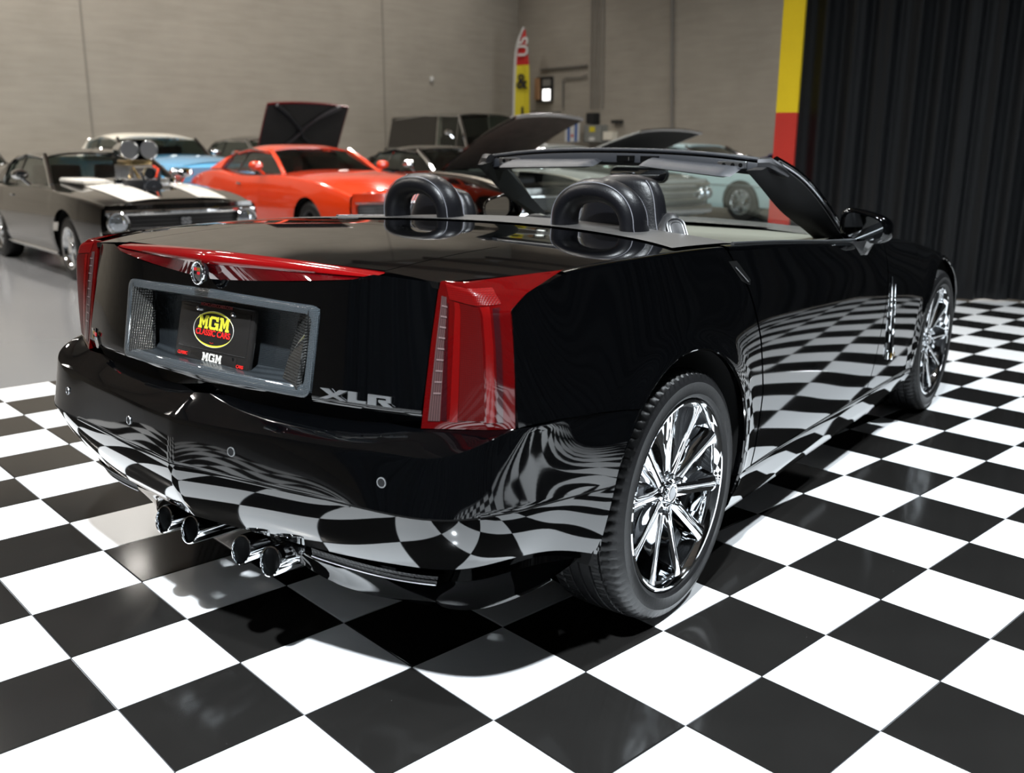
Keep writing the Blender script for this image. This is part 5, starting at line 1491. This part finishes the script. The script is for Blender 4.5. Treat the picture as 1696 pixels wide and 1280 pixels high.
bc, K3 = bg_car('muscle_car', 'black muscle car with its hood raised and chrome windscreen frame behind the seats', 8.308, 8.95, -92.9, .97,
     dict(camaro, paint='bg_black', hood_open=30, hood_k=.80, edge='satin', lamps=(.66,), lamp_z=.55, grille=(.46, .64, .9), crown=.05))
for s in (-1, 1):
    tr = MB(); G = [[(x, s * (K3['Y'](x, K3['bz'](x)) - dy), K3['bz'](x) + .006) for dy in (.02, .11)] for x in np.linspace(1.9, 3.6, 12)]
    tr.shell(G, .004); tr.build('fender_reflection', M['bg_cream'], bc)  # cream strip paints the white reflection along the fender top
cl, K4 = bg_car('classic_car', 'silver classic car with raised black hood and wide chrome grille bars', 10.9, 9.1, -92.5, .97,
     dict(coupe, paint='bg_silver', hood_open=23, edge='chrome', under='bg_interior', lamps=(.60, .76), lamp_z=.60, lamp_r=.075, grille=(.42, .72, .98), grille_mat='grille_silver', bars=((.74, .03), (.63, .02), (.52, .02), (.40, .03)), bump_z=.36, bump_r=.07))
bg_car('classic_car', 'pale blue classic car with chrome wheels seen through the windscreen', 14.6, 9.0, -93, 1.0,
     dict(coupe, paint='bg_pale', lamps=(.62, .76), lamp_z=.62, grille=(.45, .62, .9), grille_mat='grille_silver', side_trim=.62))
bg_car('coupe_car', 'dark purple coupe whose roof shows above the windscreen header', 16.55, 7.4, -90, .95, dict(camaro, paint='bg_purple', lamps=(.66,), mirror=0))
# second row
fifties = dict(wb=2.92, fo=.85, ro=1.25, hw=.94, paint='bg_blue', roof_paint='bg_cream', belt=[(-1.25, .98), (-.6, .985), (.3, .97), (1.2, .98), (1.95, 1.0), (2.6, 1.0), (3.2, .97), (3.77, .90)],
               cowl=(1.78, 1.03), back=(-.25, 1.02), wtop=(1.42, 1.43), rtop=(.15, 1.42), zb=.28, r=.35, hb=.76, ht=.66, crown=.09, roof_crown=.07, lamps=(.74,), lamp_z=.80, lamp_r=.10, grille=(.45, .68, .85), grille_mat='grille_silver', bump_z=.45, side_trim=.72)
bg_car('classic_car', 'sky blue fifties car with cream white roof behind the striped muscle car', 5.95, 14.1, -91, 1.0, dict(fifties, wtop=(1.42, 1.35), rtop=(.15, 1.34)))
bg_car('sedan_car', 'dark maroon sedan with raised hood behind the orange car', 8.45, 14.35, -91, 1.0, dict(fifties, paint='bg_maroon', roof_paint='bg_black', hood_open=60, hood_len=1.12, edge='bg_maroon', brace=1, wtop=(1.30, 1.33), rtop=(.05, 1.32), under='bg_interior', belt=[(x, z - .04) for x, z in fifties['belt']], cowl=(1.85, .99), back=(-.4, .98)))
bg_car('panel_van', 'tall black windowless panel van parked behind the black muscle car', 13.3, 14.2, -91, 1.0, dict(fifties, paint='bg_black', roof_paint='bg_black', fo=.75, belt=[(-1.25, 1.18), (.3, 1.18), (1.4, 1.18), (1.9, 1.17), (2.6, 1.12), (3.67, 1.0)], cowl=(1.85, 1.25), back=(-1.15, 1.2), wtop=(1.50, 1.90), rtop=(-.95, 1.87), panel_van=.75, hb=.80, ht=.72, mz=.28, roof_crown=.06, rear_glass=0), 'van')
bg_car('coupe_car', 'dark coupe at the left edge behind the striped muscle car', 2.75, 14.2, -91, 1.0, dict(coupe, wtop=(1.28, 1.33), rtop=(.22, 1.32), mirror=0))

# ================================================================== THINGS ON AND BY THE BACK WALL
def ray_x(px, py, X):
    d = _fw + _r2 * ((px - 848) / F_PX) + _u2 * ((640 - py) / F_PX); t = (X - CAM_LOC[0]) / d.x; return Vector(CAM_LOC) + d * t
def ray_y(px, py, Y):
    d = _fw + _r2 * ((px - 848) / F_PX) + _u2 * ((640 - py) / F_PX); t = (Y - CAM_LOC[1]) / d.y; return Vector(CAM_LOC) + d * t
M['flag_red'] = pmat('flag_red', (.50, .015, .012), .7)
M['flag_yel'] = pmat('flag_yellow', (.66, .55, .02), .7)
M['flag_blue'] = pmat('flag_blue', (.03, .10, .34), .7)
M['flag_white'] = pmat('flag_white', (.62, .62, .60), .7)
M['print_black'] = pmat('print_black', (.012, .012, .012), .7)
M['grey_box'] = pmat('grey_box', (.22, .225, .21), .6)
M['tan_wood'] = pmat('tan_wood', (.45, .25, .13), .6)
M['sign_lit'] = pmat('lit_sign', (.9, .9, .9), .5, emit=((1, .98, .95), 2.5))
# feather flag in the corner: pole, red and yellow cloth with lettering
fb = ray_x(852, 241, 16.9); top_z = ray_x(862, 45, 16.9).z; F0 = empty('feather_flag', (fb.x, fb.y, -.012)); tag(F0, 'tall red and yellow feather flag on a white pole in the corner', 'flag')
F0.rotation_euler = (0, 0, R(-47 - 25))
H = top_z + .012
pole = crv([(-.02, 0, 0), (-.02, 0, 2.2), (.0, 0, 3.2), (.10, 0, 3.9), (.26, 0, H)], 40)
m = MB(); m.tube([tuple(p) for p in pole], .035, 8); m.build('pole', M['flag_white'], F0)
m = MB(); m.lathe([(0, .06), (.05, .06), (.25, .02), (.25, 0), (0, 0)], n=20); m.build('foot', M['lamp_case'], F0)
def cloth(z0, z1, mat):
    G = []
    for z in np.linspace(z0, z1, 14):
        x0 = float(np.interp(z, pole[:, 2], pole[:, 0])) + .02; x1 = .44 + .0 * z if z < 3.0 else .44 - .16 * ((z - 3.0) / (H - 3.0)) ** 1.5
        x1 = max(x1, x0 + .01); G.append([(x0 + (x1 - x0) * u, .02 * math.sin(u * 5 + z * 2), z) for u in np.linspace(0, 1, 8)])
    mm = MB(); mm.shell(G, .006); return mm.build('flag_cloth', mat, F0)
zr = ray_x(858, 107, 16.9).z
cloth(zr, H - .05, M['flag_red']); cloth(.9, zr, M['flag_yel'])
def ftxt(tx, size, mat, x, z, rot=0.0):
    o = obj('flag_letter', text_mesh(tx, size, mat, .002, .008), F0); o.matrix_local = Matrix.Translation((x, -.035, z)) @ Matrix.Rotation(R(90), 4, 'X') @ Matrix.Rotation(rot, 4, 'Z'); return o
ftxt('US', .42, M['flag_white'], .26, zr + .45, R(90)); ftxt('&', .52, M['print_black'], .22, zr - .42); ftxt('J', .52, M['print_black'], .25, zr - 1.25)
# star flag panel leaning by the wall
c = ray_x(948, 214, 17.5); t = empty('flag_panel', (c.x, c.y, 0)); tag(t, 'white panel with two blue stripes and red stars standing by the back wall', 'flag')
t.rotation_euler = (0, 0, R(90)); hh, ww = .62, .50
t.location.z = c.z
m = MB(); m.box((0, 0, 0), (ww, .02, hh)); m.build('panel', M['flag_white'], t, smooth=False)
for x in (-.14, .12):
    m = MB(); m.box((x, .012, 0), (.095, .006, hh)); m.build('blue_stripe', M['flag_blue'], t, smooth=False)
for z in (.13, -.16):
    m = MB(); P = []
    for k_ in range(12):
        rr = .06 if k_ % 2 == 0 else .026; P.append((-.01 + rr * math.cos(PI * k_ / 6), .014, z + rr * math.sin(PI * k_ / 6)))
    m.prism(P, (0, .004, 0)); m.build('red_star', M['flag_red'], t, smooth=False)
m = MB(); m.box((0, -.03, -hh / 2 - (c.z - hh / 2) / 2 - .006), (.05, .03, c.z - hh / 2 + .012)); m.build('stand', M['lamp_case'], t, smooth=False)
for o in t.children: pass
# boxes, conduits, lit sign on the back wall
def wall_box(name, label, cat, px0, py0, px1, py1, mat, dpt=.18, extra=None):
    a, b = ray_x(px0, py0, WX - dpt), ray_x(px1, py1, WX - dpt); cy, cz = (a.y + b.y) / 2, (a.z + b.z) / 2; wy, wz = abs(a.y - b.y), abs(a.z - b.z)
    t = empty(name, (WX - dpt / 2, cy, cz)); tag(t, label, cat)
    m = MB(); m.box((0, 0, 0), (dpt, wy, wz)); m.build('case', mat, t, smooth=False)
    m = MB(); m.box((-dpt / 2 - .008, 0, 0), (.016, wy * .92, wz * .92)); m.build('cover', mat, t, smooth=False)
    for (u, v, w_, h_, mm) in (extra or ()):
        m = MB(); m.box((-dpt / 2 - .02, u * wy, v * wz), (.006, w_ * wy, h_ * wz)); m.build('sticker', M[mm], t, smooth=False)
    return t
wall_box('electrical_box', 'dark electrical switch box above the grey cabinet', 'electrical box', 971, 187, 985, 205, M['print_black'])
wall_box('electrical_cabinet', 'grey electrical cabinet with yellow warning sticker on the back wall', 'electrical box', 967, 207, 996, 236, M['grey_box'], .22, ((0, .25, .3, .3, 'flag_yel'), (0, -.3, .3, .2, 'flag_white')))
wall_box('cream_box', 'small cream box beside the grey electrical cabinet', 'box', 999, 218, 1014, 232, M['bg_cream'], .2)
wall_box('wall_bracket', 'short dark bracket fixed on the back wall', 'bracket', 1012, 199, 1027, 204, M['print_black'], .12)
sg = wall_box('lit_sign', 'small bright lit sign with tan frame beside the feather flag', 'sign', 889, 128, 912, 168, M['print_black'], .10)
a, b = ray_x(899, 148, WX - .14), ray_x(910, 166, WX - .14)
m = MB(); m.box((0, 0, 0), (.02, abs(a.y - b.y), abs(a.z - b.z))); o = m.build('lit_face', M['sign_lit'], sg, smooth=False); o.location = Vector((WX - .13, (a.y + b.y) / 2, (a.z + b.z) / 2)) - sg.location
a, b = ray_x(886, 130, WX - .14), ray_x(893, 165, WX - .14)
m = MB(); m.box((0, 0, 0), (.05, abs(a.y - b.y), abs(a.z - b.z))); o = m.build('tan_side', M['tan_wood'], sg, smooth=False); o.location = Vector((WX - .13, (a.y + b.y) / 2, (a.z + b.z) / 2)) - sg.location
a, b = ray_x(899, 132, WX - .14), ray_x(911, 142, WX - .14)
m = MB(); m.box((0, 0, 0), (.03, abs(a.y - b.y), abs(a.z - b.z))); o = m.build('lamp_head', M['satin'], sg, smooth=False); o.location = Vector((WX - .13, (a.y + b.y) / 2, (a.z + b.z) / 2)) - sg.location
def conduit(label, pts, rad=.022):
    P = [ray_x(px, py, WX - .05) for px, py in pts]
    m = MB(); m.tube([tuple(p) for p in P], rad, 8); o = m.build('conduit_pipe', M['conduit'], ang=60); tag(o, label, 'pipe', 'conduits on the back wall')
conduit('upper conduit pipe running along the back wall from the flag', [(895, 115), (930, 112), (972, 108)], .03)
conduit('bent conduit pipe dropping behind the cabinet on the back wall', [(932, 180), (932, 132), (938, 129), (962, 128), (972, 124)], .022)
conduit('lower conduit pipe above the star panel on the back wall', [(878, 188), (915, 186), (928, 185)], .025)
conduit('tall vertical conduit pipe right of the cabinets on the back wall', [(1113, -20), (1112, 238)], .04)
for i, px in enumerate((978, 984, 990, 997)):
    conduit('thin vertical conduit number %s of the close bundle above the cabinet' % ('one', 'two', 'three', 'four')[i], [(px + 2, -20), (px, 180)], .016)
# small wall sensor on the left wall
c = ray_y(715, 131, WY - .03); m = MB(); m.rbox((0, 0, 0), (.10, .05, .12), .02); o = m.build('wall_sensor', M['flag_white']); o.location = c; tag(o, 'tiny white sensor box high on the left wall', 'sensor')
